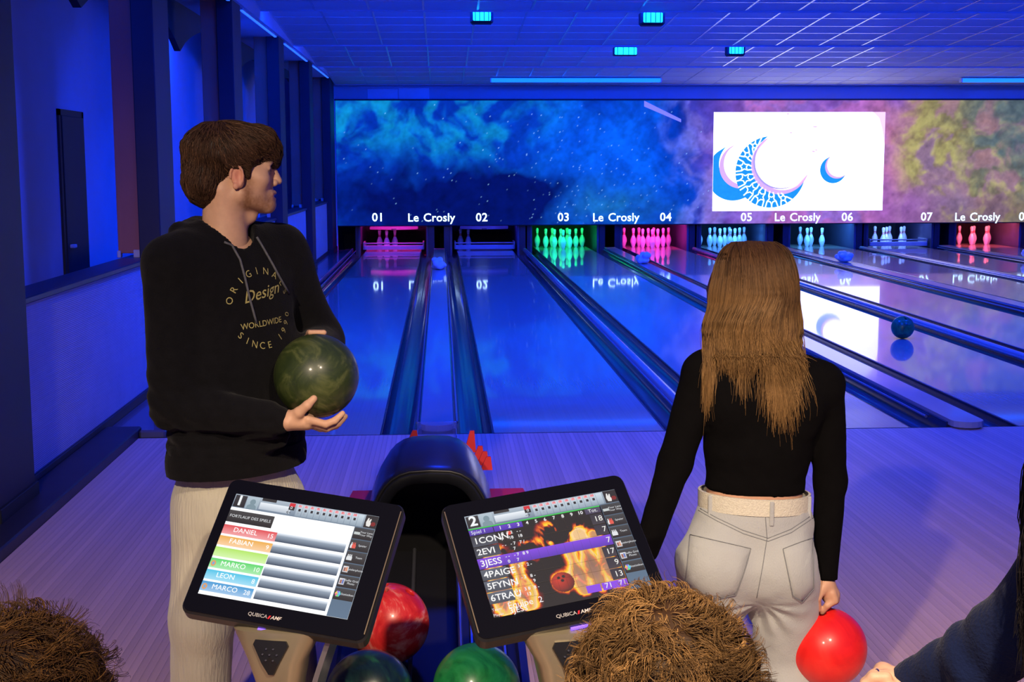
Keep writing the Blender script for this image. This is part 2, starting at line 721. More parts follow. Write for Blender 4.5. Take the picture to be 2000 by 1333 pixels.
m_strip = mat('red_blind', (0.50, 0.17, 0.10), rough=0.7, var=0.15, vscale=5, vstretch=(1, 1, 0.3), bump=0.06, bscale=90)
m_bracket = mat('pale_bracket', (0.6, 0.55, 0.5), rough=0.5)
COLS = [6.0, 9.72, 13.42, 17.2, 21.1, 25.0]
ordn = ['nearest', 'second', 'third', 'fourth', 'fifth', 'farthest']
for i, y in enumerate(COLS):
    dep = 0.55 if y < 25 else 0.9
    c = empty('column', (-2.08, y, -0.02), ordn[i] + ' dark square column of the row along the left wall', 'column', 'dark columns along the left wall')
    MB().box((-2.155, y, -0.02), (-2.0, y + dep, 3.27), 0.006).build('shaft', m_col, c)
    MB().box((-2.16, y - 0.012, -0.02), (-1.985, y + dep + 0.012, 0.12), 0.004).build('plinth', m_dark, c)
    if i > 0:
        b = empty('vertical_blind', (-2.23, y + 0.06, 1.0), ['', 'broad red fabric strip beside the second column', 'purple-lit fabric strip beside the third column',
                  'fabric strip beside the fourth column', 'narrow fabric strip beside the fifth column', 'fabric strip beside the farthest column'][i], 'blind', 'fabric strips beside the columns')
        MB().box((-2.315, y + 0.05, 1.03), (-2.155, y + 0.075, 3.3), 0.004).build('fabric', m_strip, b)
        MB().box((-2.32, y + 0.03, 1.0), (-2.295, y + 0.09, 1.05), 0.004).build('end_bracket', m_bracket, b)
        MB().box((-2.205, y + 0.03, 1.0), (-2.155, y + 0.09, 1.055), 0.004).build('end_bracket', m_bracket, b)
# beam over the columns with light strips
struct('trim_9', MB().box((-2.6, 0.0, 3.25), (-1.97, MASKY, 3.75)), m_wallblue, label='blue-lit beam on top of the columns')
m_led = mat('led_strip', (0.2, 0.4, 1.0), emit=(0.02, 0.12, 1.0), estr=1.6)
for i, (y0, y1) in enumerate(((10.4, 13.3), (14.1, 17.0), (17.9, 20.9), (21.8, 24.8))):
    s = empty('led_strip', (-1.99, (y0 + y1) / 2, 3.24), 'glowing blue light strip under the beam after the ' + ordn[i + 1] + ' column', 'light strip', 'light strips under the beam')
    MB().box((-2.03, y0, 3.228), (-1.995, y1, 3.25)).build('housing', m_tbar, s)
    MB().box((-2.024, y0 + 0.02, 3.218), (-1.997, y1 - 0.02, 3.228)).build('diffuser', m_led, s)

# ------------------------------------------------------------------ ceiling: saw-tooth bays of tiles
BAYS = [(4.9, 8.4, 3.36), (8.4, 11.85, 3.36), (11.85, 15.3, 3.355), (15.3, 18.7, 3.27), (18.7, 22.2, 3.235), (22.2, 25.95, 3.17)]
TW = 0.6
_tile = {}
for bi, (y0, y1, zend) in enumerate(BAYS):
    slope = 0.058
    rows = max(1, round((y1 - y0) / TW))
    L = (y1 - y0) / math.cos(math.atan(slope))
    rl = L / rows
    ce = empty('ceiling', (-1.97, y0, zend + slope * (y1 - y0)), ['bay nearest the seating', 'second bay', 'third bay', 'fourth bay', 'fifth bay', 'last bay before the display'][bi] + ' of the sloping tiled ceiling', None, None, 'structure')
    ce.rotation_euler = (-math.atan(slope), 0, 0)
    ncol = int((XR + 1.97) / TW) + 1
    key = round(rl, 3)
    if key not in _tile:
        t = MB().box((0.012, 0.012, 0.0), (TW - 0.012, rl - 0.012, 0.02), 0.003).build('tile', m_ceil)
        g = MB().box((0.016, 0.016, 0.03), (TW - 0.016, rl - 0.016, 0.05)).build('tile', m_ceil)
        _tile[key] = t.data
        bpy.data.objects.remove(t)
        bpy.data.objects.remove(g)
    if bi >= 2:
        for c in range(ncol):
            for r in range(rows):
                o = bpy.data.objects.new('tile', _tile[key])
                COL.objects.link(o)
                o.parent = ce
                o.location = (c * TW, r * rl, 0.004)
    else:
        mb = MB()
        for c in range(ncol):
            for r in range(rows):
                mb.box((c * TW + 0.012, r * rl + 0.012, 0.004), (c * TW + TW - 0.012, r * rl + rl - 0.012, 0.02))
        o = mb.build('tile_field', m_ceil, ce, local=True)
        o['kind'] = 'stuff'
    for c in range(ncol + 1):
        MB().box((c * TW - 0.012, 0, 0.0), (c * TW + 0.012, L, 0.022)).build('grid_bar', m_tbar, ce, local=True)
    for r in range(1, rows):
        MB().box((0, r * rl - 0.012, 0.0005), (ncol * TW, r * rl + 0.012, 0.0215)).build('cross_bar', m_tbar, ce, local=True)
    MB().box((0, 0, 0.03), (ncol * TW, L, 0.06)).build('plenum_board', m_ceil, ce, local=True)
    # edge where the bay steps up again
    MB().box((0, L - 0.03, -0.012), (ncol * TW, L, 0.30)).build('step_edge', m_wallblue, ce, local=True)
    # unseen blue tubes added behind the step to brighten the ceiling
    if 1 <= bi <= 4:
        zz = zend + 0.065
        t = empty('added_cove_tube', (5.3, y1 + 0.05, zz), 'unseen blue tube added to brighten the ceiling, behind the ' + ['', 'second', 'third', 'fourth', 'fifth'][bi] + ' ceiling step', 'light', 'unseen tubes added to brighten the ceiling')
        MB().tube([(-1.9, y1 + 0.05, zz), (12.4, y1 + 0.05, zz)], 0.013, 8).build('tube', mat('ceiling_fill_tube', (0.1, 0.2, 1), emit=BLUE, estr=130.0), t)
        for xx in (-1.9, 1.7, 5.3, 8.9, 12.38):
            MB().box((xx, y1 + 0.004, zz - 0.02), (xx + 0.02, y1 + 0.07, zz + 0.02)).build('clip', m_tbar, t)

# back wall above the display, with a patch of paler panels
m_fascia = mat('fascia_panel', (0.50, 0.52, 0.56), rough=0.7, var=0.10, vscale=1.2, rand=0.05)
bw = struct('wall_back', MB().box((-2.6, MASKY + 0.16, 2.6), (XR, MASKY + 0.3, 3.8)), m_fascia, label='blue-lit wall band above the long display')
m_pale = mat('pale_panel', (0.62, 0.74, 0.80), rough=0.6, var=0.06, rand=0.05)
for (x0, x1, z0, z1) in ((-1.38, -0.80, 2.90, 3.10), (-0.78, -0.20, 2.90, 3.12)):
    MB().box((x0, MASKY + 0.145, z0), (x1, MASKY + 0.16, z1), 0.003).build('panel', m_pale, bw)
struct('wall_right', MB().box((XR, -2.0, -0.02), (XR + 0.1, 29.2, 3.8)), m_wallblue, label='right wall beyond the last lane')
struct('wall_back', MB().box((-2.6, 28.9, -0.4), (XR, 29.0, 3.8)), m_dark, label='dark wall behind the pin machines')
struct('trim_10', MB().box((-2.02, MASKY - 0.03, 0.0), (-1.985, MASKY + 0.1, 2.95), 0.004), m_wallblue, label='blue post at the left end of the display')
struct('trim_11', MB().box((-2.0, MASKY - 0.04, 2.875), (XR, MASKY + 0.12, 2.905), 0.004), m_col, label='dark rail along the top of the display')

# tube lights at the end of the ceiling
m_tube = mat('tube_light', (0.2, 0.5, 1), emit=(0.004, 0.13, 1.0), estr=2.0)
for (x0, x1, lab) in ((0.92, 4.06, 'long blue tube light above the middle of the display'), (9.65, 12.4, 'blue tube light above the right end of the display')):
    t = empty('tube_light', ((x0 + x1) / 2, 24.8, 3.26), lab, 'light', 'tube lights above the display')
    MB().box((x0, 24.78, 3.215), (x1, 24.9, 3.228), 0.006).build('housing', m_tbar, t)
    MB().box((x0 + 0.02, 24.765, 3.15), (x1 - 0.02, 24.89, 3.215), 0.012).build('diffuser', m_tube, t)
    MB().box((x0, 24.77, 3.145), (x0 + 0.02, 24.895, 3.22)).build('end_cap', m_tbar, t)
    MB().box((x1 - 0.02, 24.77, 3.145), (x1, 24.895, 3.22)).build('end_cap', m_tbar, t)

# floodlights hanging under the steps
m_lens = mat('flood_lens', (0.1, 0.6, 1), emit=(0.01, 0.55, 1.0), estr=2.6)
m_lens.node_tree.nodes['Principled BSDF'].inputs['Roughness'].default_value = 0.3
for i, (x, y, z, w, lab) in enumerate(((0.482, 15.42, 3.315, 0.20, 'floodlight with cyan glow on the ceiling, leftmost of four'), (2.416, 15.42, 3.30, 0.22, 'floodlight with cyan glow at the top edge, beside the leftmost one'),
                                       (2.60, 19.0, 3.225, 0.31, 'wide bright cyan lamp below the second ceiling step'), (4.16, 19.0, 3.245, 0.20, 'small cyan floodlight beside the lit ceiling grid'))):
    f = empty('floodlight', (x, y, z + 0.1), lab, 'lamp', 'cyan floodlights on the ceiling')
    h = 0.11 if i != 2 else 0.10
    if i != 2:
        MB().box((x - w / 2 - 0.03, y - 0.02, z - h / 2 - 0.03), (x + w / 2 + 0.03, y + 0.16, z + h / 2 + 0.02), 0.025).build('body', m_dark, f)
    else:
        MB().box((x - w / 2 - 0.01, y, z - h / 2 - 0.01), (x + w / 2 + 0.01, y + 0.12, z + h / 2 + 0.01), 0.01).build('body', m_dark, f)
    MB().box((x - w / 2, y - 0.035, z - h / 2), (x + w / 2, y - 0.015, z + h / 2), 0.012).build('lens', m_lens, f)
    for k in range(4):
        xx = x - w / 2 + w * (k + 0.5) / 4
        MB().box((xx - 0.004, y - 0.042, z - h / 2), (xx + 0.004, y - 0.034, z + h / 2)).build('grille_bar', m_dark, f)
    MB().tube([(x, y + 0.08, z + h / 2), (x, y + 0.08, z + h / 2 + (0.065 if i < 2 else 0.11))], 0.012).build('bracket', m_dark, f)
    light('floodlight_beam', 'AREA', (x, y + 0.08, z - h / 2 - 0.06), 85, BLUE, size=0.2, aim=(x, y + 1.2, 0))


# ------------------------------------------------------------------ lanes
m_lane = mat('lane_surface', (0.50, 0.42, 0.34), rough=0.24, spec=0.4, var=0.12, vscale=2.0, vstretch=(37, 0.3, 1), coat=0.8, coat_rough=0.04)
m_gut = mat('gutter_plastic', (0.020, 0.022, 0.050), rough=0.22, spec=0.55, var=0.25, vscale=2.0, vstretch=(3, 0.5, 1), coat=0.5, coat_rough=0.08)
m_cap = mat('capping_laminate', (0.36, 0.35, 0.36), rough=0.28, var=0.10, vscale=2, vstretch=(4, 0.4, 1), coat=0.4)
m_capdark = mat('capping_dark', (0.10, 0.10, 0.16), rough=0.25, var=0.2, coat=0.4)
m_edge = mat('lane_edge', (0.02, 0.02, 0.035), rough=0.35)
m_rail = mat('bumper_rail', (0.30, 0.33, 0.45), rough=0.25, metal=0.6)
LEND = HEAD + 1.05
GW = 0.20
GWI = 0.226
LANELAB = ['leftmost glossy bowling lane, next to the low wall', 'glossy bowling lane right of the long flat capping in the middle', 'glossy bowling lane ending at the green-lit pins',
           'glossy bowling lane with the ball rolling down it', 'glossy bowling lane ending at the pale blue pins behind the woman', 'glossy bowling lane ending at four pale cyan pins',
           'glossy bowling lane ending at red-striped pins', 'rightmost glossy bowling lane, ending at salmon-pink pins']
CAPLAB = ['flat capping that runs straight behind the ball return hood', 'flat capping with rounded pale end at the foul line', 'flat capping beyond the rolling ball', 'flat capping nearest the right edge']
DIVLAB = ['narrow rounded divider left of the woman, beside green-lit lane', 'narrow rounded divider just behind the rolling ball', 'narrow rounded divider left of red-striped pins']
LUMPLAB = ['white lumpy cover on the capping behind the ball return', 'white lumpy cover in front of the hot-pink pins', 'white lumpy cover right of the four cyan pins', 'white lumpy cover at the right edge beside salmon-pink pins']
BAYLAB = ['pink-lit pin machine bay, leftmost, rack lowered', 'dim blue pin machine bay with lowered rack', 'green-lit pin machine bay', 'hot-pink-lit pin machine bay', 'pale blue pin machine bay behind the head of the woman',
          'pin machine bay with four cyan pins', 'pin machine bay with sweep board and red-striped pins', 'salmon-pink pin machine bay at the right edge']
NUM = ['01', '02', '03', '04', '05', '06', '07', '08']
for i, (a, b) in enumerate(LANES):
    ln = empty('bowling_lane', ((a + b) / 2, FOUL, -0.02), LANELAB[i], 'lane', 'bowling lanes')
    MB().box((a, FOUL + 0.013, -0.06), (b, LEND, 0.0), 0.003).build('lane_bed', m_lane, ln)
    for s in (-1, 1):
        e = a if s < 0 else b
        MB().box((min(e, e + s * 0.012), FOUL + 0.013, -0.09), (max(e, e + s * 0.012), LEND, -0.002), 0.002).build('edge_strip', m_edge, ln)
        x0 = e + s * 0.013
        gw = GWI if (s > 0) == (i % 2 == 0) else GW
        # rounded channel
        prof = []
        n = 12
        for k in range(n + 1):
            t = math.pi * k / n
            prof.append((x0 + s * (gw / 2 - math.cos(t) * gw / 2), -0.018 - 0.085 * math.sin(t) ** 0.8))
        out = prof + [(prof[-1][0], -0.115), (prof[0][0], -0.115)]
        g = MB().loft([[(p[0], y, p[1]) for p in out] for y in (FOUL + 0.014, FOUL + 6, FOUL + 12, HEAD - 0.31)]).build('gutter', m_gut, ln, smooth=True, autosmooth=40)
        xr = x0 + s * (gw - 0.012)
        MB().tube([(xr, FOUL + 0.35, 0.004), (xr, HEAD - 0.3, 0.004)], 0.010, 8).build('bumper_rail', m_rail, ln)


def stadium(x0, x1, y0, r, n=8):
    c = (x0 + x1) / 2
    w = (x1 - x0) / 2
    return [(c + w * math.cos(math.pi + math.pi * k / n), y0 + r + r * math.sin(math.pi + math.pi * k / n)) for k in range(n + 1)]


for p in range(4):
    a = LANES[2 * p][1] + 0.013 + GWI
    b = LANES[2 * p + 1][0] - 0.013 - GWI
    lab = CAPLAB[p]
    e = empty('lane_capping', ((a + b) / 2, FOUL, -0.12), lab, 'capping', 'cappings between paired lanes')
    y0 = FOUL + 0.02 if p == 0 else FOUL - 0.10
    out = stadium(a + 0.012, b - 0.012, y0, 0.09) + [(b - 0.012, HEAD - 0.3), (a + 0.012, HEAD - 0.3)]
    MB().prism(out, 0.012, 0.05).build('top_board', m_cap, e)
    out = stadium(a + 0.022, b - 0.022, y0 + 0.016, 0.085) + [(b - 0.022, HEAD - 0.3), (a + 0.022, HEAD - 0.3)]
    MB().prism(out, -0.0195 if p else -0.11, 0.012).build('side_board', m_capdark, e)
    MB().box((a, FOUL + 0.03, -0.115), (a + 0.02, HEAD - 0.3, 0.030), 0.003).build('side_rail', m_gut, e)
    MB().box((b - 0.02, FOUL + 0.03, -0.115), (b, HEAD - 0.3, 0.030), 0.003).build('side_rail', m_gut, e)
for p in range(3):
    a = LANES[2 * p + 1][1] + 0.013 + GW
    b = LANES[2 * p + 2][0] - 0.013 - GW
    c = (a + b) / 2
    e = empty('lane_divider', (c, FOUL, -0.12), DIVLAB[p], 'divider', 'dividers between lane pairs')
    prof = [(c - 0.033, -0.118), (c + 0.033, -0.118), (c + 0.033, 0.02)] + [(c + 0.033 * math.cos(math.pi * k / 8), 0.02 + 0.022 * math.sin(math.pi * k / 8)) for k in range(1, 8)] + [(c - 0.033, 0.02)]
    MB().loft([[(q[0], y, q[1]) for q in prof] for y in (FOUL + 0.02, HEAD - 0.3)]).build('rounded_top', m_cap, e, smooth=True, autosmooth=40)
    MB().box((c - 0.02, FOUL + 0.016, -0.118), (c + 0.02, FOUL + 0.022, 0.02)).build('end_plate', m_edge, e)
# outer rail beside lane 1
e = empty('lane_capping', (-1.77, FOUL, -0.12), 'outer capping between first lane and low wall', 'capping')
MB().box((-1.86, FOUL + 0.013, -0.118), (-1.70, HEAD - 0.3, 0.045), 0.012).build('top_board', m_capdark, e)
MB().tube([(-1.715, FOUL + 0.1, 0.05), (-1.715, HEAD - 0.3, 0.05)], 0.014).build('rail', m_rail, e)
MB().box((-2.08, FOUL + 0.11, -0.02), (-1.861, HEAD - 0.3, 0.03), 0.006).build('side_shelf', m_capdark, e)

# white lumpy covers standing on the cappings
m_lump = mat('white_plastic_lump', (0.88, 0.90, 0.92), rough=0.5, var=0.12, vscale=9)
for p, yy in enumerate((20.9, 21.8, 21.8, 22.2)):
    c = (LANES[2 * p][1] + LANES[2 * p + 1][0]) / 2
    seeds = np.random.RandomState(11 + p)
    ops = []
    for k in range(15):
        q = seeds.uniform(-1, 1, 3)
        ops.append(('u', ball((c + q[0] * 0.07, yy + q[1] * 0.20, 0.14 + q[2] * 0.055), (0.05, 0.06, 0.045)), 0.012))
    ops.append(('u', ball((c, yy, 0.105), (0.10, 0.24, 0.06)), 0.02))
    ops.append(('i', slab((0, 0, -1), -0.0505), 0.0))
    o, _, _ = sdf_obj('lumpy_cover', build_field(ops), (c - 0.2, yy - 0.38, 0.0), (c + 0.2, yy + 0.38, 0.32), 0.012, m_lump)
    tag(o, LUMPLAB[p], 'cover', 'lumpy covers on the cappings')
# clear plastic holder at the end of the first capping
m_acryl = mat('clear_acrylic', (0.85, 0.9, 1.0), rough=0.08, trans=0.85, ior=1.3)
h = empty('acrylic_holder', (-0.035, 7.6, 0.0), 'clear plastic holder standing behind the ball return hood', 'holder')
c = -0.035
MB().box((c - 0.115, 7.74, 0.0), (c + 0.115, 7.746, 0.16), 0.002).build('back_plate', m_acryl, h)
MB().box((c - 0.115, 7.55, 0.0), (c + 0.115, 7.556, 0.10), 0.002).build('front_plate', m_acryl, h)
for s in (-1, 1):
    MB().box((c + s * 0.112 - 0.003, 7.556, 0.0), (c + s * 0.112 + 0.003, 7.74, 0.12), 0.001).build('side_plate', m_acryl, h)
MB().box((c - 0.109, 7.556, 0.0), (c + 0.109, 7.74, 0.006)).build('bottom_plate', m_acryl, h)
MB().box((c - 0.05, 7.58, 0.006), (c + 0.05, 7.66, 0.02), 0.004).build('dark_insert', m_dark, h)

# ------------------------------------------------------------------ pins
m_pin = mat('pin_plastic', (0.80, 0.80, 0.80), rough=0.3, var=0.05, vscale=12, coat=0.5)
m_stripe = mat('pin_stripe', (0.65, 0.03, 0.04), rough=0.35)
PROF = [(0.0258, 0.0), (0.028, 0.004), (0.0360, 0.019), (0.0458, 0.057), (0.0577, 0.093), (0.0605, 0.114), (0.0580, 0.149), (0.0470, 0.184), (0.0313, 0.219),
        (0.0249, 0.238), (0.0228, 0.254), (0.0236, 0.275), (0.0262, 0.298), (0.0311, 0.330), (0.0323, 0.343), (0.0310, 0.357), (0.0255, 0.371), (0.0150, 0.379), (0.004, 0.381)]


def prof_r(z):
    for (r0, z0), (r1, z1) in zip(PROF, PROF[1:]):
        if z0 <= z <= z1:
            return r0 + (r1 - r0) * (z - z0) / (z1 - z0)


_p = MB().lathe(PROF, 18).build('bowling_pin', m_pin, smooth=True)
_s = MB()
for z0, z1 in ((0.236, 0.249), (0.262, 0.275)):
    _s.lathe([(prof_r(z0) + 0.0008, z0), (prof_r((z0 + z1) / 2) + 0.0012, (z0 + z1) / 2), (prof_r(z1) + 0.0008, z1)], 18)
_s = _s.build('neck_stripes', m_stripe, smooth=True)
PINS = {1: (0, 0), 2: (-.1524, 1), 3: (.1524, 1), 4: (-.3048, 2), 5: (0, 2), 6: (.3048, 2), 7: (-.4572, 3), 8: (-.1524, 3), 9: (.1524, 3), 10: (.4572, 3)}
WHERE = {1: 'front', 2: 'second-row left', 3: 'second-row right', 4: 'third-row left', 5: 'third-row middle', 6: 'third-row right',
         7: 'back-row leftmost', 8: 'back-row inner left', 9: 'back-row inner right', 10: 'back-row rightmost'}
STAND = [[2, 4, 5], [4, 7], list(range(1, 11)), list(range(1, 11)), list(range(1, 11)), [2, 3, 5, 8], [2, 5, 6, 8, 9, 10], [5, 6, 8, 9, 10]]
PINLOOK = ['pink-lit', 'blue-lit', 'green-lit', 'hot-pink-lit', 'pale blue-lit', 'pale cyan-lit', 'red-striped', 'salmon-pink-lit']
PLC = [(1.0, 0.03, 0.55), (0.06, 0.05, 1.0), (0.01, 1.0, 0.18), (1.0, 0.04, 0.42), (0.06, 0.30, 1.0), (0.07, 0.34, 1.0), (0.14, 0.28, 1.0), (1.0, 0.12, 0.18)]
PLE = [44, 18, 32, 40, 52, 48, 48, 42]
first = True
for i, (a, b) in enumerate(LANES):
    c = (a + b) / 2
    for n in STAND[i]:
        dx, row = PINS[n]
        loc = (c + dx, HEAD + row * 0.264, 0.0)
        if first:
            o, s = _p, _s
            s.parent = o
            first = False
        else:
            o = _p.copy()
            COL.objects.link(o)
            s = _s.copy()
            COL.objects.link(s)
            s.parent = o
        o.location = loc
        tag(o, '%s %s bowling pin standing on lane %s' % (WHERE[n], PINLOOK[i], NUM[i]), 'bowling pin', 'bowling pins on lane ' + NUM[i])

# ------------------------------------------------------------------ pin machines
m_kick = mat('kickback_panel', (0.05, 0.05, 0.09), rough=0.35, var=0.2, coat=0.3)
m_kickl = mat('kickback_panel_pale', (0.09, 0.09, 0.16), rough=0.4, var=0.2)
m_curt = mat('pit_curtain', (0.02, 0.02, 0.025), rough=0.9, var=0.3, vscale=8, vstretch=(6, 1, 1))
m_sweep = mat('sweep_board', (0.45, 0.42, 0.48), rough=0.35, var=0.15)
m_mach = mat('machine_metal', (0.30, 0.29, 0.34), rough=0.35, metal=0.5, var=0.2)
for i, (a, b) in enumerate(LANES):
    e = empty('pin_machine', ((a + b) / 2, HEAD - 0.25, -0.02), BAYLAB[i], 'pin machine', 'pin machine bays')
    la = a - 0.10
    lb = b + 0.10
    MB().box((la - 0.05, HEAD - 0.28, -0.12), (la, 28.6, 0.82), 0.006).build('side_panel', m_kick, e)
    MB().box((lb, HEAD - 0.28, -0.12), (lb + 0.05, 28.6, 0.82), 0.006).build('side_panel', m_kickl if i % 2 else m_kick, e)
    MB().box((la, 28.3, -0.3), (lb, 28.34, 0.82)).build('pit_curtain', m_curt, e)
    MB().box((la, HEAD - 0.28, 0.80), (lb, 28.6, 0.83)).build('top_plate', m_curt, e)
    MB().box((la - 0.16 if i % 2 else la - 0.1, HEAD - 0.30, -0.12), (la - 0.05, HEAD - 0.26, 0.80)).build('front_post', m_edge, e)
    MB().box((lb + 0.05, HEAD - 0.30, -0.12), (lb + 0.16, HEAD - 0.26, 0.80)).build('front_post', m_edge, e)
    if i in (0, 1, 6):
        yy = HEAD - 0.22
        zz = 0.02 if i < 2 else 0.03
        MB().box((a - 0.05, yy, zz), (b + 0.05, yy + 0.03, zz + 0.085), 0.006).build('sweep_board', m_sweep, e)
        MB().box((a - 0.05, yy + 0.03, zz + 0.11), (b + 0.05, yy + 0.06, zz + 0.135), 0.004).build('sweep_bar', m_mach, e)
        for s in (a - 0.06, b + 0.03):
            MB().box((s, yy, zz), (s + 0.03, yy + 0.5, zz + 0.15), 0.006).build('sweep_arm', m_mach, e)
    if i in (0, 1):
        # lowered rack with rounded front edge
        pts = [(a + 0.06 + (b - a - 0.12) * k / 14, HEAD + 0.12 - 0.16 * math.sin(math.pi * k / 14)) for k in range(15)] + [(b - 0.06, HEAD + 0.9), (a + 0.06, HEAD + 0.9)]
        MB().prism(pts, 0.40, 0.455).build('pin_rack', m_mach, e)
        MB().prism([(x, y + 0.04) for x, y in pts], 0.455, 0.50).build('rack_top', m_kick, e)
        for n in PINS:
            dx, row = PINS[n]
            MB().lathe([(0.075, 0.395), (0.075, 0.42), (0.06, 0.42), (0.06, 0.395)], 14, ((a + b) / 2 + dx, HEAD + row * 0.264 + 0.02, 0)).build('pin_cup', m_kick, e)
    light('pin_light', 'AREA', ((a + b) / 2, HEAD - 0.12, 0.74), PLE[i], PLC[i], size=1.0, size_y=0.12, aim=((a + b) / 2, HEAD + 0.55, 0.05), parent=None)
    MB().box((a, HEAD - 0.20, 0.755), (b, HEAD - 0.05, 0.79), 0.006).build('pin_light_housing', m_mach, e)

# ------------------------------------------------------------------ the long video display
dis = empty('video_display', (4.7, MASKY, 0.5), 'long glowing nebula display spanning above all the pins', 'display')
DX0, DX1, DZ0, DZ1 = -1.98, 12.4, 0.505, 2.875
nx, nz = 720, 120
gx = np.linspace(DX0, DX1, nx)
gz = np.linspace(DZ0, DZ1, nz)
XX, ZZ = np.meshgrid(gx, gz, indexing='ij')
P2 = np.stack([XX.ravel(), ZZ.ravel()], 1)
warp = np.stack([fbm(P2 * 1.1 + 3, 4, 5), fbm(P2 * 1.1 + 9, 4, 6)], 1) - 0.5
Pw = P2 + warp * 0.9
big = fbm(Pw * 0.9, 4, 1)
det = fbm(Pw * 2.6, 5, 2)
fine = fbm(P2 * 7 + warp * 3, 3, 3)


def S(v, a, b):
    t = np.clip((v - a) / (b - a), 0, 1)
    return t * t * (3 - 2 * t)


def mixc(A, B, t):
    return A * (1 - t[:, None]) + np.asarray(B) * t[:, None]


x, z = P2[:, 0], P2[:, 1]
xw, zw = Pw[:, 0], Pw[:, 1]
C = np.tile(vec((0.001, 0.03, 0.42)), (len(P2), 1)).astype(np.float64)
# dark region low on the left, teal clouds high on the left, bright azure in the middle
C = mixc(C, (0.002, 0.10, 0.80), S(det + big, 0.75, 1.25))
teal = S(zw, 1.35, 2.2) * (1 - S(xw, 0.9, 2.6)) * S(det * 0.6 + big * 0.6, 0.48, 0.70)
C = mixc(C, (0.004, 0.26, 0.62), teal)
azure = np.exp(-(((xw - 3.3) / 1.5) ** 2 + ((zw - 1.75) / 0.75) ** 2))
C = mixc(C, (0.002, 0.12, 0.98), np.clip(azure * (0.4 + det), 0, 1))
low = np.exp(-(((xw - 3.4) / 1.2) ** 2 + ((zw - 0.8) / 0.35) ** 2))
C = mixc(C, (0.01, 0.16, 0.55), np.clip(low * det * 1.5, 0, 1))
dark = np.exp(-(((xw + 0.1) / 1.9) ** 2 + ((zw - 0.75) / 0.75) ** 2)) + 0.7 * np.exp(-(((xw - 1.5) / 1.0) ** 2 + ((zw - 1.25) / 0.35) ** 2))
C = mixc(C, (0.0006, 0.005, 0.115), np.clip(dark * 1.7 * (0.5 + det), 0, 1))
# pale violet shoulder, then pink, then gold and grey-green on the right
C = mixc(C, (0.16, 0.18, 0.75), S(xw, 4.1, 5.2) * S(det + big, 0.7, 1.15))
pink = S(xw, 4.7, 6.4)
C = mixc(C, (0.42, 0.14, 0.52), pink * (0.55 + 0.45 * S(det, 0.4, 0.6)))
C = mixc(C, (0.55, 0.20, 0.28), S(xw, 7.9, 9.0) * S(big, 0.30, 0.65) * 0.7)
gold = S(xw, 8.7, 9.5)
C = mixc(C, (0.30, 0.25, 0.09), gold * (0.5 + 0.5 * S(det, 0.42, 0.6)))
C = mixc(C, (0.42, 0.38, 0.12), gold * S(det * 0.5 + fine * 0.5, 0.42, 0.66) * 0.8)
C = mixc(C, (0.05, 0.11, 0.16), S(xw, 9.3, 11.0) * S(big * 0.5 + det * 0.5, 0.40, 0.68) * 0.85)
C = mixc(C, (0.16, 0.10, 0.10), S(x, 8.6, 9.4) * S(-zw, -1.15, -0.6) * 0.6)
C = mixc(C, (0.30, 0.10, 0.42), S(xw, 8.3, 8.8) * (1 - S(xw, 9.2, 10.0)) * S(-zw, -1.7, -0.9) * 0.7)
C *= (0.45 + 0.75 * fine + 0.35 * fbm(P2 * 19, 2, 9))[:, None]
# stars
rs = np.random.RandomState(5)
for k in range(210):
    sx, sz = rs.uniform(-1.9, 5.3), rs.uniform(0.55, 2.8)
    if rs.rand() < 0.5:
        sx, sz = rs.normal(2.7, 1.0), rs.normal(1.1, 0.55)
    ix, iz = int(round((sx - DX0) / (DX1 - DX0) * (nx - 1))), int(round((sz - DZ0) / (DZ1 - DZ0) * (nz - 1)))
    if 0 <= ix < nx - 1 and 0 <= iz < nz - 1:
        C[ix * nz + iz] += vec((0.3, 0.6, 0.9)) * rs.uniform(0.08, 0.7)
idx = np.arange(nx * nz).reshape(nx, nz)
Q = np.stack([idx[:-1, :-1], idx[1:, :-1], idx[1:, 1:], idx[:-1, 1:]], -1).reshape(-1, 4)
V = np.stack([XX.ravel(), np.full(nx * nz, MASKY - 0.003), ZZ.ravel()], 1)
m_neb = mat('nebula_screen', attr='Col', rough=0.8, spec=0.02, estr=1.0, emit_attr=True)
mesh_obj('display_surface', np_mesh('display_surface', V - np.array(dis.location), Q, False, C), m_neb, dis)
MB().box((DX0, MASKY, DZ0), (DX1, MASKY + 0.1, DZ1)).build('display_housing', m_dark, dis)
MB().box((DX0, MASKY - 0.006, DZ0 - 0.018), (DX1, MASKY + 0.1, DZ0), 0.003).build('bottom_rail', m_dark, dis)
m_letter = mat('lit_lettering', (0.7, 0.95, 1), emit=(0.62, 0.93, 1.0), estr=2.6)


def put_text(name, body, cx, cz, size, y, m, parent, bold=0.0, spacing=1.0, shear=0):
    v, f = text2d(body, size, 'CENTER', shear, spacing, bold)
    return MB().add([(cx + p[0], y, cz + p[1]) for p in v], f).build(name, m, parent)


for t, xx, zz in (('01', -1.209, .655), ('02', .788, .644), ('03', 2.373, .64), ('04', 4.368, .632), ('05', 5.956, .622), ('06', 7.951, .615), ('07', 9.531, .612), ('08', 11.50, .606)):
    o = put_text('lane_number', t, xx, zz, 0.225, MASKY - 0.012, m_letter, dis, bold=0.012, spacing=1.05)
    o['label'] = 'white glowing lane number ' + t
for xx, zz in ((-.198, .645), (3.379, .632), (6.947, .617), (10.536, .605)):
    for w, dx in (('Le', -0.335), ('Crosly', 0.165)):
        o = put_text('house_name_word', w, xx + dx, zz, 0.222, MASKY - 0.012, m_letter, dis, bold=0.010, spacing=1.02)
        o['label'] = 'white glowing lettering of the house name'
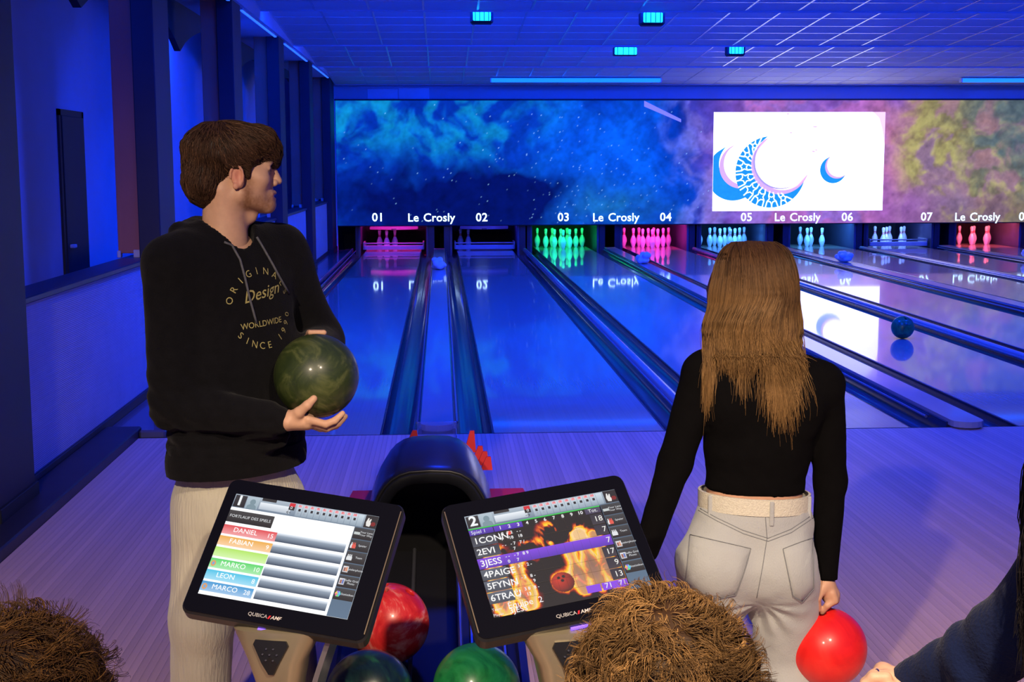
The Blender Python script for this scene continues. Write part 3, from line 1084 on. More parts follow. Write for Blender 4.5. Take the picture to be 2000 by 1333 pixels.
# bright window with crescents
WX0, WX1, WZ0, WZ1 = 5.28, 8.645, 0.748, 2.652
m_white = mat('white_window', (1, 1, 1), emit=(1.0, 0.97, 1.0), estr=1.9)
MB().box((WX0, MASKY - 0.008, WZ0), (WX1, MASKY - 0.004, WZ1)).build('bright_window', m_white, dis)['label'] = 'white glowing picture window with blue crescents'
m_cres = mat('crescent_blue', (0.02, 0.4, 0.9), emit=(0.015, 0.30, 0.80), estr=0.9, color2=(0.05, 0.55, 0.95), vscale=7)
m_cpink = mat('crescent_pink', (0.8, 0.5, 0.5), emit=(0.72, 0.42, 0.42), estr=1.0)
m_cgrey = mat('crescent_shade', (0.4, 0.35, 0.4), emit=(0.40, 0.33, 0.38), estr=1.0)


def wpt(px, py):
    """window position from fractions of the picture: 0..1 right, 0..1 down"""
    return (WX0 + (WX1 - WX0) * px, WZ1 - (WZ1 - WZ0) * py)


def crescent(name, c1, r1, c2, r2, m, y, n=48, clip=None):
    """outline between two circles, c2/r2 cut from c1/r1"""
    d = math.hypot(c2[0] - c1[0], c2[1] - c1[1])
    th = math.atan2(c2[1] - c1[1], c2[0] - c1[0])
    ca = (d * d + r1 * r1 - r2 * r2) / (2 * d * r1)
    al = math.acos(max(-1, min(1, ca)))
    cb = (d * d + r2 * r2 - r1 * r1) / (2 * d * r2)
    be = math.acos(max(-1, min(1, cb)))
    A, B = [], []
    for k in range(n + 1):
        t = th + al + (2 * math.pi - 2 * al) * k / n
        A.append((c1[0] + r1 * math.cos(t), c1[1] + r1 * math.sin(t)))
        t = th + math.pi - be
        t0, t1 = th + math.pi - (math.pi - (math.pi - be)), 0
        u = th + (math.pi - (math.pi - be)) + (2 * math.pi - 2 * be) * k / n
        B.append((c2[0] + r2 * math.cos(u), c2[1] + r2 * math.sin(u)))
    if clip is not None:
        A = [(max(p[0], clip), p[1]) for p in A]
        B = [(max(p[0], clip), p[1]) for p in B]
    mb = MB()
    vs = [(p[0], y, p[1]) for p in A] + [(p[0], y, p[1]) for p in B]
    mb.add(vs, [(k, k + 1, n + 1 + k + 1, n + 1 + k) for k in range(n)])
    mb.build(name, m, dis)
    return A, B


yb = MASKY - 0.0095
U = (WX1 - WX0)
c1, r1, c2, r2 = wpt(0.336, 0.605), 0.205 * U, wpt(0.395, 0.515), 0.172 * U
A, B = crescent('crescent', c1, r1, c2, r2, m_cres, yb)
crescent('crescent_rim', wpt(0.393, 0.53), 0.171 * U, wpt(0.408, 0.50), 0.163 * U, m_cpink, yb - 0.001)
crescent('crescent_rim', wpt(0.392, 0.50), 0.158 * U, wpt(0.400, 0.49), 0.157 * U, m_cgrey, yb - 0.0015)
# white star lattice inside the large crescent
m_wline = mat('white_line', (1, 1, 1), emit=(1, 1, 1), estr=1.7)
lat = MB()


def wline(p, q, w=0.024):
    dx, dz = q[0] - p[0], q[1] - p[1]
    l = math.hypot(dx, dz) + 1e-9
    nx_, nz_ = -dz / l * w / 2, dx / l * w / 2
    lat.add([(p[0] + nx_, yb - 0.002, p[1] + nz_), (q[0] + nx_, yb - 0.002, q[1] + nz_), (q[0] - nx_, yb - 0.002, q[1] - nz_), (p[0] - nx_, yb - 0.002, p[1] - nz_)], [(0, 1, 2, 3)])


n = len(A)
for k in range(4, n - 6, 5):
    mid = ((A[k][0] + B[k][0]) / 2, (A[k][1] + B[k][1]) / 2)
    wd = math.hypot(A[k][0] - B[k][0], A[k][1] - B[k][1])
    rr = wd * 0.30
    ang = math.atan2(A[k][1] - B[k][1], A[k][0] - B[k][0])
    st = []
    for j in range(10):
        ra = rr if j % 2 == 0 else rr * 0.5
        st.append((mid[0] + ra * math.cos(ang + j * math.pi / 5), mid[1] + ra * math.sin(ang + j * math.pi / 5)))
    for j in range(10):
        wline(st[j], st[(j + 1) % 10], 0.020)
    wline(st[0], A[k])
    wline(st[4], B[min(k + 1, n - 1)])
    wline(st[6], B[max(k - 1, 0)])
    wline(st[2], A[min(k + 2, n - 1)])
    wline(st[8], A[max(k - 2, 0)])
lat.build('star_lattice', m_wline, dis)
crescent('crescent', wpt(0.118, 0.62), 0.155 * U, wpt(0.175, 0.52), 0.140 * U, m_cres, yb + 0.0008, clip=WX0 + 0.004)
crescent('crescent_rim', wpt(0.165, 0.545), 0.128 * U, wpt(0.185, 0.52), 0.122 * U, m_cpink, yb + 0.0005, clip=WX0 + 0.004)
crescent('crescent', wpt(0.703, 0.585), 0.077 * U, wpt(0.735, 0.535), 0.069 * U, m_cres, yb)
crescent('crescent_rim', wpt(0.725, 0.55), 0.070 * U, wpt(0.735, 0.535), 0.068 * U, m_cpink, yb - 0.001)
for fx, fy, w in ((0.43, 0.02, 0.02), (0.59, 0.15, 0.035), (0.45, 0.21, 0.02), (0.585, 0.40, 0.03), (0.6, 0.385, 0.02)):
    p = wpt(fx, fy)
    MB().add([(p[0] - w * 2, yb, p[1] + 0.01), (p[0], yb, p[1] - 0.012), (p[0] + w * 2, yb, p[1] + 0.004), (p[0], yb, p[1] + 0.018)], [(0, 1, 2, 3)]).build('small_bird', m_cpink, dis)
p = wpt(0.95, 0.0)
MB().add([(WX1 - 0.25, yb, WZ1), (WX1, yb, WZ1), (WX1, yb, WZ1 - 0.62), (WX1 - 0.05, yb, WZ1 - 0.35), (WX1 - 0.12, yb, WZ1 - 0.12)], [(4, 3, 2, 1, 0)]).build('pink_corner', mat('pink_glow', (1, .7, .7), emit=(1.0, 0.62, 0.62), estr=1.1), dis)
# faint pale streak on the display
a_, b_ = at(1258, 203, MASKY), at(1330, 236, MASKY)
MB().add([(a_.x, yb, a_.z + 0.06), (b_.x, yb, b_.z + 0.03), (b_.x, yb, b_.z - 0.03), (a_.x, yb, a_.z - 0.05)], [(3, 2, 1, 0)]).build('pale_streak', mat('streak', (0.4, 0.3, 0.6), emit=(0.22, 0.20, 0.75), estr=1.0), dis)


# ------------------------------------------------------------------ ball return
m_hood = mat('hood_plastic', (0.012, 0.013, 0.018), rough=0.28, spec=0.6, var=0.2, coat=0.3, coat_rough=0.2)
m_blk = mat('black_plastic', (0.010, 0.010, 0.012), rough=0.4, var=0.2)
m_red = mat('red_plastic', (0.65, 0.02, 0.03), rough=0.4, var=0.15)
br = empty('ball_return', (-0.045, 4.2, 0.0), 'black ball return with rounded hood between the two touch screens', 'ball return')
HX = -0.042


def arch(Y, w, h, n=26, e=3.3, sc=1.08, z0=0.0):
    r = []
    for k in range(n + 1):
        t = math.pi * k / n
        cx, sz = math.cos(t), max(0.0, math.sin(t))
        r.append((HX + sc * w * math.copysign(abs(cx) ** (2 / e), cx), Y, z0 + (h - z0) * sz ** (2 / e)))
    return r


rings = [arch(4.62, .16, .56), arch(4.30, .175, .62), arch(4.15, .180, .655), arch(4.135, .200, .688), arch(4.145, .212, .698), arch(4.19, .216, .706), arch(4.24, .217, .716),
         arch(4.40, .216, .737), arch(4.55, .206, .728), arch(4.72, .185, .69), arch(4.88, .150, .62), arch(4.98, .105, .52), arch(5.02, .05, .40)]
mb = MB()
mb.loft(rings, cap=False, closed=False)
mb.build('hood', m_hood, br, smooth=True, autosmooth=55)
mb = MB()
a1, a2 = arch(4.13, .205, .692), arch(4.125, .198, .682)
mb.tube([p for p in arch(4.142, .211, .696)][3:-3], 0.006, 6)
mb.build('hood_rim', m_blk, br, smooth=True)
MB().box((HX - .16, 4.62, 0.0), (HX + .16, 4.65, .56)).build('hood_back_wall', m_blk, br)
# deck on which balls wait, sloping down from the hood
TX0, TX1 = -0.305, 0.215


def deckz(y):
    return 0.255 + 0.16 * (y - 3.16)


sec = [(3.62 - .58, deckz(3.04) - .002), (4.20, deckz(4.20) - .002)]
MB().loft([[(TX0, y, z - .05), (TX1, y, z - .05), (TX1, y, z), (TX0, y, z)] for y, z in sec]).build('ball_deck', m_blk, br)
for s in (TX0, TX1 - 0.02):
    MB().loft([[(s, y, 0.0), (s + .02, y, 0.0), (s + .02, y, z + .075), (s, y, z + .075)] for y, z in sec]).build('side_wall', m_hood, br)
m_steel = mat('brushed_steel', (0.35, 0.36, 0.40), rough=0.3, metal=0.9, var=0.15)
MB().loft([[(0.035, y, z - .05), (0.047, y, z - .05), (0.047, y, z + .13), (0.035, y, z + .13)] for y, z in [(3.30, deckz(3.3)), (4.2, deckz(4.2))]]).build('divider_plate', m_hood, br)
MB().tube([(0.041, 3.29, deckz(3.3) + .132), (0.041, 4.2, deckz(4.2) + .132)], 0.005, 6).build('divider_edge', m_steel, br)
for xx in (-0.235, -0.095, 0.075, 0.165):
    MB().tube([(xx, 3.04, deckz(3.04) + .004), (xx, 4.2, deckz(4.2) + .004)], 0.006, 6).build('deck_rail', m_steel, br)
MB().box((TX0 + .02, 3.05, 0), (TX1 - .02, 4.18, .18), .01).build('base', m_blk, br)
# red trays and fins at the back of the hood
for x0, x1 in ((HX - .30, HX - .19), (HX + .19, HX + .345)):
    MB().prism([(x0, 4.62), (x1, 4.62), (x1 - .012, 4.80), (x0 + .012, 4.80)], .435, .475).build('side_tray', m_red, br)
for (px, py, Y, h) in ((918, 868, 4.9, .085), (934, 884, 4.86, .04), (943, 893, 4.82, .035), (950, 902, 4.78, .03), (806, 850, 5.0, .03)):
    c = at(px, py, Y)
    MB().loft([[(c.x - .022, c.y - .01, c.z - .03), (c.x + .022, c.y - .01, c.z - .03), (c.x + .022, c.y + .012, c.z - .03), (c.x - .022, c.y + .012, c.z - .03)],
               [(c.x + .0, c.y - .006, c.z + h * .6), (c.x + .016, c.y - .006, c.z + h * .6), (c.x + .016, c.y + .006, c.z + h * .6), (c.x, c.y + .006, c.z + h * .6)]]).build('red_fin', m_red, br)

# ------------------------------------------------------------------ balls
BR_ = 0.1079


def ball_mesh(name, hdir, tang):
    """ball with three drilled finger holes around direction hdir"""
    hd = Vector(hdir).normalized()
    tg = (Vector(tang) - hd * Vector(tang).dot(hd)).normalized()
    bt = hd.cross(tg)
    ops = [('u', ball((0, 0, 0), BR_), 0)]
    for a, b, r in ((0.0, 0.055, 0.014), (-0.016, -0.022, 0.0115), (0.016, -0.022, 0.0115)):
        d = (hd * BR_ + bt * a + tg * b).normalized()
        ops.append(('s', cone(d * 0.075, d * 0.14, r, r), 0.003))
    V, Q = polygonize(build_field(ops), (-.125,) * 3, (.125,) * 3, 0.0034)
    rr = np.linalg.norm(V, axis=1)
    on = np.abs(rr - BR_) < 0.0022
    V[on] *= (BR_ / rr[on])[:, None]
    return np_mesh(name, V, Q, True)


def marble(name, c1, c2, c3, rough=0.12, scale=9):
    m = mat(name, c1, rough=rough + 0.2, spec=0.45, coat=0.25, coat_rough=0.12)
    nt = m.node_tree
    b = nt.nodes['Principled BSDF']
    tc = nt.nodes.new('ShaderNodeTexCoord')
    n = nt.nodes.new('ShaderNodeTexNoise')
    n.inputs['Scale'].default_value = scale
    n.inputs['Detail'].default_value = 6
    n.inputs['Distortion'].default_value = 2.2
    n.inputs['Roughness'].default_value = 0.62
    r = nt.nodes.new('ShaderNodeValToRGB')
    r.color_ramp.elements[0].position = 0.36
    r.color_ramp.elements[0].color = (*c2, 1)
    r.color_ramp.elements[1].position = 0.66
    r.color_ramp.elements[1].color = (*c3, 1)
    e = r.color_ramp.elements.new(0.5)
    e.color = (*c1, 1)
    nt.links.new(tc.outputs['Object'], n.inputs['Vector'])
    nt.links.new(n.outputs['Fac'], r.inputs['Fac'])
    nt.links.new(r.outputs['Color'], b.inputs['Base Color'])
    return m


def add_ball(loc, m, label, hdir=(0.2, 0.3, 1), tang=(1, 0, 0)):
    o = mesh_obj('bowling_ball', ball_mesh('bowling_ball', hdir, tang), m, None, loc)
    return tag(o, label, 'bowling ball', 'bowling balls')


m_olive = marble('olive_marble', (0.030, 0.045, 0.010), (0.018, 0.030, 0.008), (0.085, 0.100, 0.030), 0.22)
m_redm = marble('red_marble', (0.80, 0.04, 0.035), (0.62, 0.015, 0.02), (0.95, 0.42, 0.33), 0.15, 7)
m_redp = marble('red_plain', (0.78, 0.015, 0.012), (0.68, 0.010, 0.010), (0.85, 0.03, 0.02), 0.22, 5)
m_dkg = marble('dark_teal_marble', (0.008, 0.028, 0.030), (0.004, 0.012, 0.020), (0.02, 0.12, 0.05), 0.12, 6)
m_grn = marble('green_marble', (0.015, 0.26, 0.06), (0.008, 0.16, 0.04), (0.03, 0.33, 0.09), 0.15, 8)
m_teal = marble('teal_marble', (0.01, 0.16, 0.035), (0.005, 0.06, 0.02), (0.03, 0.28, 0.06), 0.12, 8)
MAN_BALL = at(618, 735, 3.40)
WOM_BALL = at(1615, 1265, 3.50)
add_ball(MAN_BALL, m_olive, 'dark olive marbled ball held by the man in the black hoodie', (0.1, 1, 0.2))
add_ball(WOM_BALL, m_redp, 'plain red ball hanging from the right hand of the woman', (-0.03, 0.02, 1), (1, 0.2, 0))
c = at(1763, 641, 12.45)
add_ball((c.x, c.y, BR_ + 0.0005), m_teal, 'small dark green ball rolling far down the fourth lane', (0.3, -0.5, 1))
for (px, py, Y, m, lab, hd) in ((760, 1220, 3.50, m_redm, 'red marbled ball on the ball return behind the left screen', (0.1, -0.12, 1)),
                                (722, 1368, 3.15, m_dkg, 'very dark green ball at the bottom on the ball return', (0.5, 0.5, 0.3)),
                                (931, 1350, 3.17, m_grn, 'bright green ball at the bottom on the ball return', (0.3, 0.8, -0.3))):
    c = at(px, py, Y)
    add_ball((c.x, c.y, max(c.z, deckz(c.y) + BR_ * 1.02 + 0.006)), m, lab, hd)

# ------------------------------------------------------------------ touch screens
m_bezel = mat('bezel_gloss', (0.004, 0.004, 0.005), rough=0.22, spec=0.22)
m_house = mat('housing_black', (0.012, 0.012, 0.013), rough=0.4)
m_gold = mat('gold_trim', (0.55, 0.42, 0.20), rough=0.3, metal=0.9)
m_ui = mat('ui_colours', attr='Col', rough=0.3, estr=1.0, emit_attr=True)
SW, SH = 0.345, 0.2588


def rrect(x0, y0, x1, y1, r, n=6):
    pts = []
    for cx, cy, a0 in ((x1 - r, y1 - r, 0), (x0 + r, y1 - r, 90), (x0 + r, y0 + r, 180), (x1 - r, y0 + r, 270)):
        for k in range(n + 1):
            t = math.radians(a0 + 90 * k / n)
            pts.append((cx + r * math.cos(t), cy + r * math.sin(t)))
    return pts


class UI:
    def __init__(self):
        self.r, self.t = MB(), MB()
        self.k = 0

    def p(self, u, v):
        return ((u - .5) * SW, (.5 - v) * SH)

    def rect(self, u0, v0, u1, v1, ct, cb=None):
        cb = cb or ct
        self.k += 1
        z = 0.0006 + self.k * 0.000012
        (x0, y0), (x1, y1) = self.p(u0, v0), self.p(u1, v1)
        self.r.add([(x0, y0, z), (x1, y0, z), (x1, y1, z), (x0, y1, z)], [(3, 2, 1, 0)], [ct, ct, cb, cb])

    def poly(self, pts, col):
        self.k += 1
        z = 0.0006 + self.k * 0.000012
        self.r.add([(*self.p(u, v), z) for u, v in pts], [tuple(range(len(pts)))], col)

    def text(self, u, v, body, h, col, align='LEFT', shear=0.0, bold=0.0):
        vv, f = text2d(body, h * SH * 1.35, align, shear, 1.0, bold)
        x, y = self.p(u, v)
        self.t.add([(x + a, y + b, 0.0030) for a, b in vv], f, col)


def header(ui, num, arrow_left):
    g0, g1 = (0.42, 0.50, 0.58), (0.16, 0.22, 0.30)
    ui.rect(0, 0, 1, .135, g0, g1)
    ui.rect(.005, .008, .085, .128, (0.03, 0.03, 0.035), (0.008, 0.008, 0.01))
    ui.text(.045, .07, num, .10, (0.9, 0.93, 0.95), 'CENTER', bold=0.03)
    ui.rect(.09, .008, .175, .128, (0.45, 0.55, 0.62), (0.30, 0.40, 0.47))
    ui.poly([(.098, .128), (.102, .095), (.120, .080), (.145, .080), (.162, .095), (.168, .128)], (0.20, 0.29, 0.34))
    ui.poly([(.133 + .020 * math.cos(t * .5236), .058 + .030 * math.sin(t * .5236)) for t in range(12)][::-1], (0.20, 0.29, 0.34))
    ui.rect(.19, .0, .29, .028, (0.02, 0.02, 0.02))
    ui.rect(.185, .045, .40, .115, (0.85, 0.90, 0.95), (0.45, 0.52, 0.60))
    ui.rect(.385, .005, .425, .04, (0.65, 0.02, 0.03))
    ui.rect(.385, .04, .425, .075, (0.01, 0.01, 0.01))
    ui.text(.405, .057, '0', .03, (1, 1, 1), 'CENTER')
    ui.text(.395, .105, '←' if arrow_left else '→', .04, (0.02, 0.02, 0.02), 'CENTER')
    for k in range(11):
        u = .44 + k * .0425
        ui.rect(u, .01, u + .039, .125, (0.62, 0.72, 0.80), (0.28, 0.36, 0.44))
        if k < 10:
            ui.rect(u + .006, .012, u + .03, .035, (0.85, 0.35, 0.38))
            ui.rect(u + .014, .05, u + .030, .075, (0.015, 0.015, 0.02))
            ui.text(u + .018, .024, str(k + 1), .022, (0.7, 0.02, 0.03), 'CENTER')
        ui.text(u + .02, .10, '0' if k < 2 else '', .02, (0.3, 0.3, 0.35), 'CENTER')
    ui.rect(.915, .003, 1, .128, (0.012, 0.012, 0.014))
    ui.poly([(.932, .11), (.926, .075), (.934, .03), (.942, .03), (.942, .06), (.952, .035), (.958, .04), (.955, .07), (.962, .085), (.955, .115)], (0.8, 0.78, 0.75))
    ui.poly([(.965, .105), (.958, .085), (.968, .065), (.985, .065), (.993, .085), (.985, .105)], (0.22, 0.01, 0.01))


def side_menu(ui, u0):
    ui.rect(u0, .135, 1, 1, (0.06, 0.10, 0.15), (0.10, 0.17, 0.26))
    for k, t in enumerate(('Your Lane\nYour Way', 'Spieler', 'Team', 'Spielerphoto', 'Selfie Grid\nPhoto', 'Statistiken')):
        v = .142 + k * .118
        ui.rect(u0 + .004, v, .998, v + .108, (0.045, 0.05, 0.055), (0.004, 0.004, 0.005))
        ui.text(.995 - (1 - u0) * .30, v + .054, t, .020, (0.75, 0.77, 0.8), 'CENTER')
        c = u0 + .028
        if k == 0:
            ui.rect(c - .02, v + .04, c + .02, v + .066, (0.55, 0.6, 0.6))
        elif k in (1, 2):
            for j in range(3):
                x = c + (j - 1) * .011
                col = (0.75, 0.78, 0.8) if k == 2 or j == 0 else (0.75, 0.10, 0.07)
                ui.poly([(x - .007, v + .085), (x - .008, v + .06), (x - .003, v + .04), (x - .003, v + .028), (x + .003, v + .028), (x + .003, v + .04), (x + .008, v + .06), (x + .007, v + .085)], col)
        elif k in (3, 4):
            ui.rect(c - .018, v + .025, c + .018, v + .085, (0.7, 0.72, 0.75), (0.55, 0.56, 0.6))
            ui.rect(c - .012, v + .04, c, v + .075, (0.35, 0.12, 0.08))
            ui.rect(c + .002, v + .035, c + .013, v + .075, (0.12, 0.18, 0.5) if k == 4 else (0.7, 0.25, 0.1))
        else:
            for j, col in enumerate(((0.1, 0.45, 0.85), (0.15, 0.7, 0.2), (0.85, 0.15, 0.3), (0.9, 0.6, 0.1), (0.3, 0.2, 0.8), (0.1, 0.7, 0.7))):
                t0, t1 = j * math.pi / 3, (j + 1) * math.pi / 3
                ui.poly([(c, v + .055), (c + .02 * math.cos(t1), v + .055 + .03 * math.sin(t1)), (c + .02 * math.cos(t0), v + .055 + .03 * math.sin(t0))], col)


def raster(f, nu, nv, u0, v0, u1, v1):
    """picture shown on the screen, computed cell by cell"""
    uu, vv = np.meshgrid(np.linspace(u0, u1, nu), np.linspace(v0, v1, nv), indexing='ij')
    C = f(uu.ravel(), vv.ravel())
    V = np.stack([(uu.ravel() - .5) * SW, (.5 - vv.ravel()) * SH, np.full(nu * nv, 0.0004)], 1)
    idx = np.arange(nu * nv).reshape(nu, nv)
    Q = np.stack([idx[:-1, 1:], idx[1:, 1:], idx[1:, :-1], idx[:-1, :-1]], -1).reshape(-1, 4)
    return V, Q, C


def monitor(label, cen, R, mx0, mx1, inner):
    e = empty('touch_screen', cen, label, 'touch screen', 'touch screens at the ball return')
    M = Matrix(R)
    e.rotation_euler = M.to_euler()
    x0, x1, y0, y1 = -SW / 2 - mx0, SW / 2 + mx1, -SH / 2 - .047, SH / 2 + .042
    o1 = rrect(x0, y0, x1, y1, .022)
    o2 = rrect(x0 + .004, y0 + .004, x1 - .004, y1 - .004, .019)
    o3 = rrect(x0 + .012, y0 + .012, x1 - .012, y1 - .012, .016)
    MB().loft([[(p[0], p[1], -.042) for p in o3], [(p[0], p[1], -.034) for p in o1], [(p[0], p[1], -.008) for p in o1], [(p[0], p[1], -.003) for p in o2]]).build('housing', m_house, e, local=True)
    MB().prism(o2, -.003, -.0004).build('bezel', m_bezel, e, local=True)
    xi = x1 - .006 if inner > 0 else x0 + .006
    MB().box((xi - .0012, y0 + .02, -.001), (xi + .0012, y1 - .02, .0016)).build('gold_edge', m_gold, e, local=True)
    lg = MB()
    v, f = text2d('QUBICA', .012, 'RIGHT', 0, 1.0, .01)
    lg.add([(a - .002, b - SH / 2 - .026, .0006) for a, b in v], f)
    lg.build('maker_name', mat('logo_grey', (0.35, 0.34, 0.33), rough=0.4), e, local=True)
    lg = MB()
    v, f = text2d('AMF', .012, 'LEFT', 0.2, 1.0, .01)
    lg.add([(a + .006, b - SH / 2 - .026, .0006) for a, b in v], f)
    lg.build('maker_name', mat('logo_white', (0.6, 0.55, 0.5), rough=0.4), e, local=True)
    MB().add([(-.001, -SH / 2 - .030, .0006), (.003, -SH / 2 - .030, .0006), (.006, -SH / 2 - .022, .0006), (.002, -SH / 2 - .022, .0006)], [(0, 1, 2, 3)]).build('maker_mark', m_red, e, local=True)
    MB().tube([(-.02, y0 - .002, -.02), (.03, y0 - .002, -.02)], .004, 6).build('power_light', mat('violet_led', (0.2, 0.1, 1), emit=(0.15, 0.08, 1.0), estr=1.2), e, local=True)
    return e


RL = ((0.965, 0.2463, -0.0906), (-0.2371, 0.6704, -0.7031), (-0.1124, 0.7, 0.7053))
RR = ((0.9757, -0.2174, 0.0291), (0.1855, 0.7468, -0.6387), (0.1171, 0.6286, 0.7689))
CL, CR = Vector((-0.3454, 2.9424, 0.7855)), Vector((0.2407, 2.7843, 0.8289))
ml = monitor('touch screen with white page of coloured player bars, lane 1', CL, RL, .028, .052, 1)
ui = UI()
ui.rect(0, 0, 1, 1, (1.15, 1.18, 1.2))
header(ui, '1', True)
ui.rect(.0, .165, .315, .285, (0.05, 0.05, 0.05), (0.006, 0.006, 0.006))
ui.text(.157, .225, 'FORTLAUF DES SPIELS', .029, (0.72, 0.74, 0.76), 'CENTER')
rows = (((0.75, 0.06, 0.07), 'DANIEL', '15'), ((0.85, 0.42, 0.06), 'FABIAN', '9'), ((0.45, 0.80, 0.12), '', ''), ((0.10, 0.68, 0.14), 'MARKO', '10'), ((0.06, 0.55, 0.80), 'LEON', '8'), ((0.04, 0.32, 0.66), 'MARCO', '28'))
for k, (cc, nm, sc) in enumerate(rows):
    v = .315 + k * .112
    lite = tuple(min(1.2, x * .75 + .32) for x in cc)
    ui.rect(.365, v, .845, v + .030, (0.85, 0.92, 1.0), (0.27, 0.34, 0.43))
    ui.rect(.365, v + .030, .845, v + .088, (0.27, 0.34, 0.43), (0.03, 0.055, 0.10))
    ui.rect(.0, v, .37 - k * .004, v + .092, cc, lite)
    ui.text(.075, v + .045, nm, .048, (1.1, 1.1, 1.1), 'LEFT')
    ui.text(.355 - k * .004, v + .05, sc, .045, (1.05, 1.05, 1.05), 'RIGHT')
    if k in (3, 5):
        ui.poly([(.025 + .018 * math.cos(t), v + .05 + .03 * math.sin(t)) for t in [j * math.pi / 4 for j in range(8)]][::-1], (0.75, 0.35, 0.12))
        ui.poly([(.025 + .009 * math.cos(t), v + .05 + .016 * math.sin(t)) for t in [j * math.pi / 3 for j in range(6)]][::-1], (0.2, 0.4, 0.7))
side_menu(ui, .862)
dp = ui.r.build('display', m_ui, ml, local=True)
ui.t.build('display_lettering', m_ui, dp, local=True)['kind'] = 'stuff'

mr_ = monitor('touch screen with burning pins picture and score table, lane 2', CR, RR, .045, .030, -1)
ui = UI()
NU, NV = 230, 170


def pin_d(u, v, cx, base, h, tilt=0.0):
    """signed distance (in heights) to a pin outline drawn on the screen"""
    x = (u - cx) * SW / SH
    y = base - v
    t = y / h
    x = x - tilt * y
    tt = np.clip(t, 0, 1) * .381
    rad = np.interp(tt, [p[1] for p in PROF], [p[0] for p in PROF]) / .381 * h
    d = np.abs(x) - rad
    d = np.where(t < 0, np.hypot(np.maximum(np.abs(x) - .02, 0), -y), d)
    d = np.where(t > 1, np.hypot(x, y - h), d)
    return d


def flame(u, v):
    P = np.stack([u, v], 1)
    w1 = fbm(np.stack([u * 7, v * 4.5], 1), 4, 21)
    w2 = fbm(np.stack([u * 16 + w1 * 3, v * 7 + w1 * 4], 1), 4, 22)
    d = np.full(len(u), 9.0)
    shade = np.zeros(len(u))
    for cx, base, h, ti in ((.085, .985, .60, .03), (.235, .985, .50, -.01), (.59, .95, .50, -.03), (.695, .93, .60, -.05), (.80, .92, .55, -.09)):
        dd = pin_d(u, v, cx, base, h, ti)
        shade = np.where(dd < 0, np.maximum(shade, S(-dd, 0, .09)), shade)
        d = np.minimum(d, dd)
    xb, yb_ = (u - .475) * SW / SH, v - .80
    db = np.hypot(xb, yb_) - .095
    out = np.minimum(d, db)
    # rising tongues above the pins
    up = np.exp(-((u - .50) / .07) ** 2) * S(.55 - v, 0, .2) * S(v, .14, .3) + np.exp(-((u - .68) / .07) ** 2) * S(.6 - v, 0, .2) * S(v, .25, .4) + .8 * np.exp(-((u - .13) / .05) ** 2) * S(.6 - v, 0, .2) * S(v, .28, .4) \
        + .6 * np.exp(-((u - .36) / .10) ** 2) * S(v, .30, .4) * S(.62 - v, 0, .2)
    glow = np.exp(-np.abs(d) / .016) * (0.6 + 1.3 * w2) + .5 * np.exp(-np.maximum(d, 0) / .05) * S(w2, .45, .7) + .8 * np.exp(-np.abs(db) / .02) * w2 + up * S(w2 + w1, .85, 1.15) * 1.5
    glow = np.where((d < 0), glow * .9 + (1 - shade) * .25, glow)
    r = S(glow, .12, .55) * 1.05
    g = S(glow, .22, .85) * .66
    b = S(glow, .65, 1.5) * .30
    C = np.stack([r, g, b], 1)
    body = (d < 0)
    pc = np.stack([.62 - .18 * shade, .30 - .08 * shade, .09 + .06 * shade], 1) * (.35 + 1.1 * w1)[:, None]
    C = np.where(body[:, None], np.maximum(C * .8, pc), C)
    inb = db < 0
    sh = np.clip(1 - np.hypot(xb + .03, yb_ + .03) / .13, 0, 1)
    bc = np.stack([.10 + .55 * sh, .008 + .03 * sh, .006 + .01 * sh], 1)
    for hx, hy in ((-.025, -.045), (.018, -.050), (.0, -.015)):
        k = np.hypot(xb - hx, yb_ - hy) < .014
        bc = np.where(k[:, None], .01, bc)
    C = np.where(inb[:, None], bc, C)
    return np.clip(C + .004, 0, 1.3)


V, Q, C = raster(flame, NU, NV, 0, .135, .865, 1)
pic = mesh_obj('display_picture', np_mesh('display_picture', V, Q, False, C), m_ui, mr_)
header(ui, '2', False)
ui.rect(0, .135, .865, .148, (0.05, 0.75, 0.10), (0.02, 0.30, 0.05))
PU = (0.13, 0.05, 0.55)
ui.rect(0, .150, .155, .205, PU, (0.05, 0.02, 0.30))
ui.text(.01, .180, 'Spiel 1', .036, (0.8, 0.85, 0.95))
ui.rect(.16, .150, .345, .205, PU, (0.06, 0.02, 0.40))
for k in range(10):
    ui.text(.20 + k * .0585, .180, str(k + 1), .034, (0.9, 0.9, 0.9), 'CENTER', bold=.02)
ui.rect(.76, .150, .862, .205, (0.08, 0.07, 0.13), (0.05, 0.04, 0.09))
ui.text(.81, .18, 'Tot.', .036, (0.85, 0.85, 0.85), 'CENTER')
names = ('1CONN', '2EVI', '3JESS', '4PAIGE', '5FYNN', '6TRAU')
tots = ('18', '7', '7', '17', '9', '13')
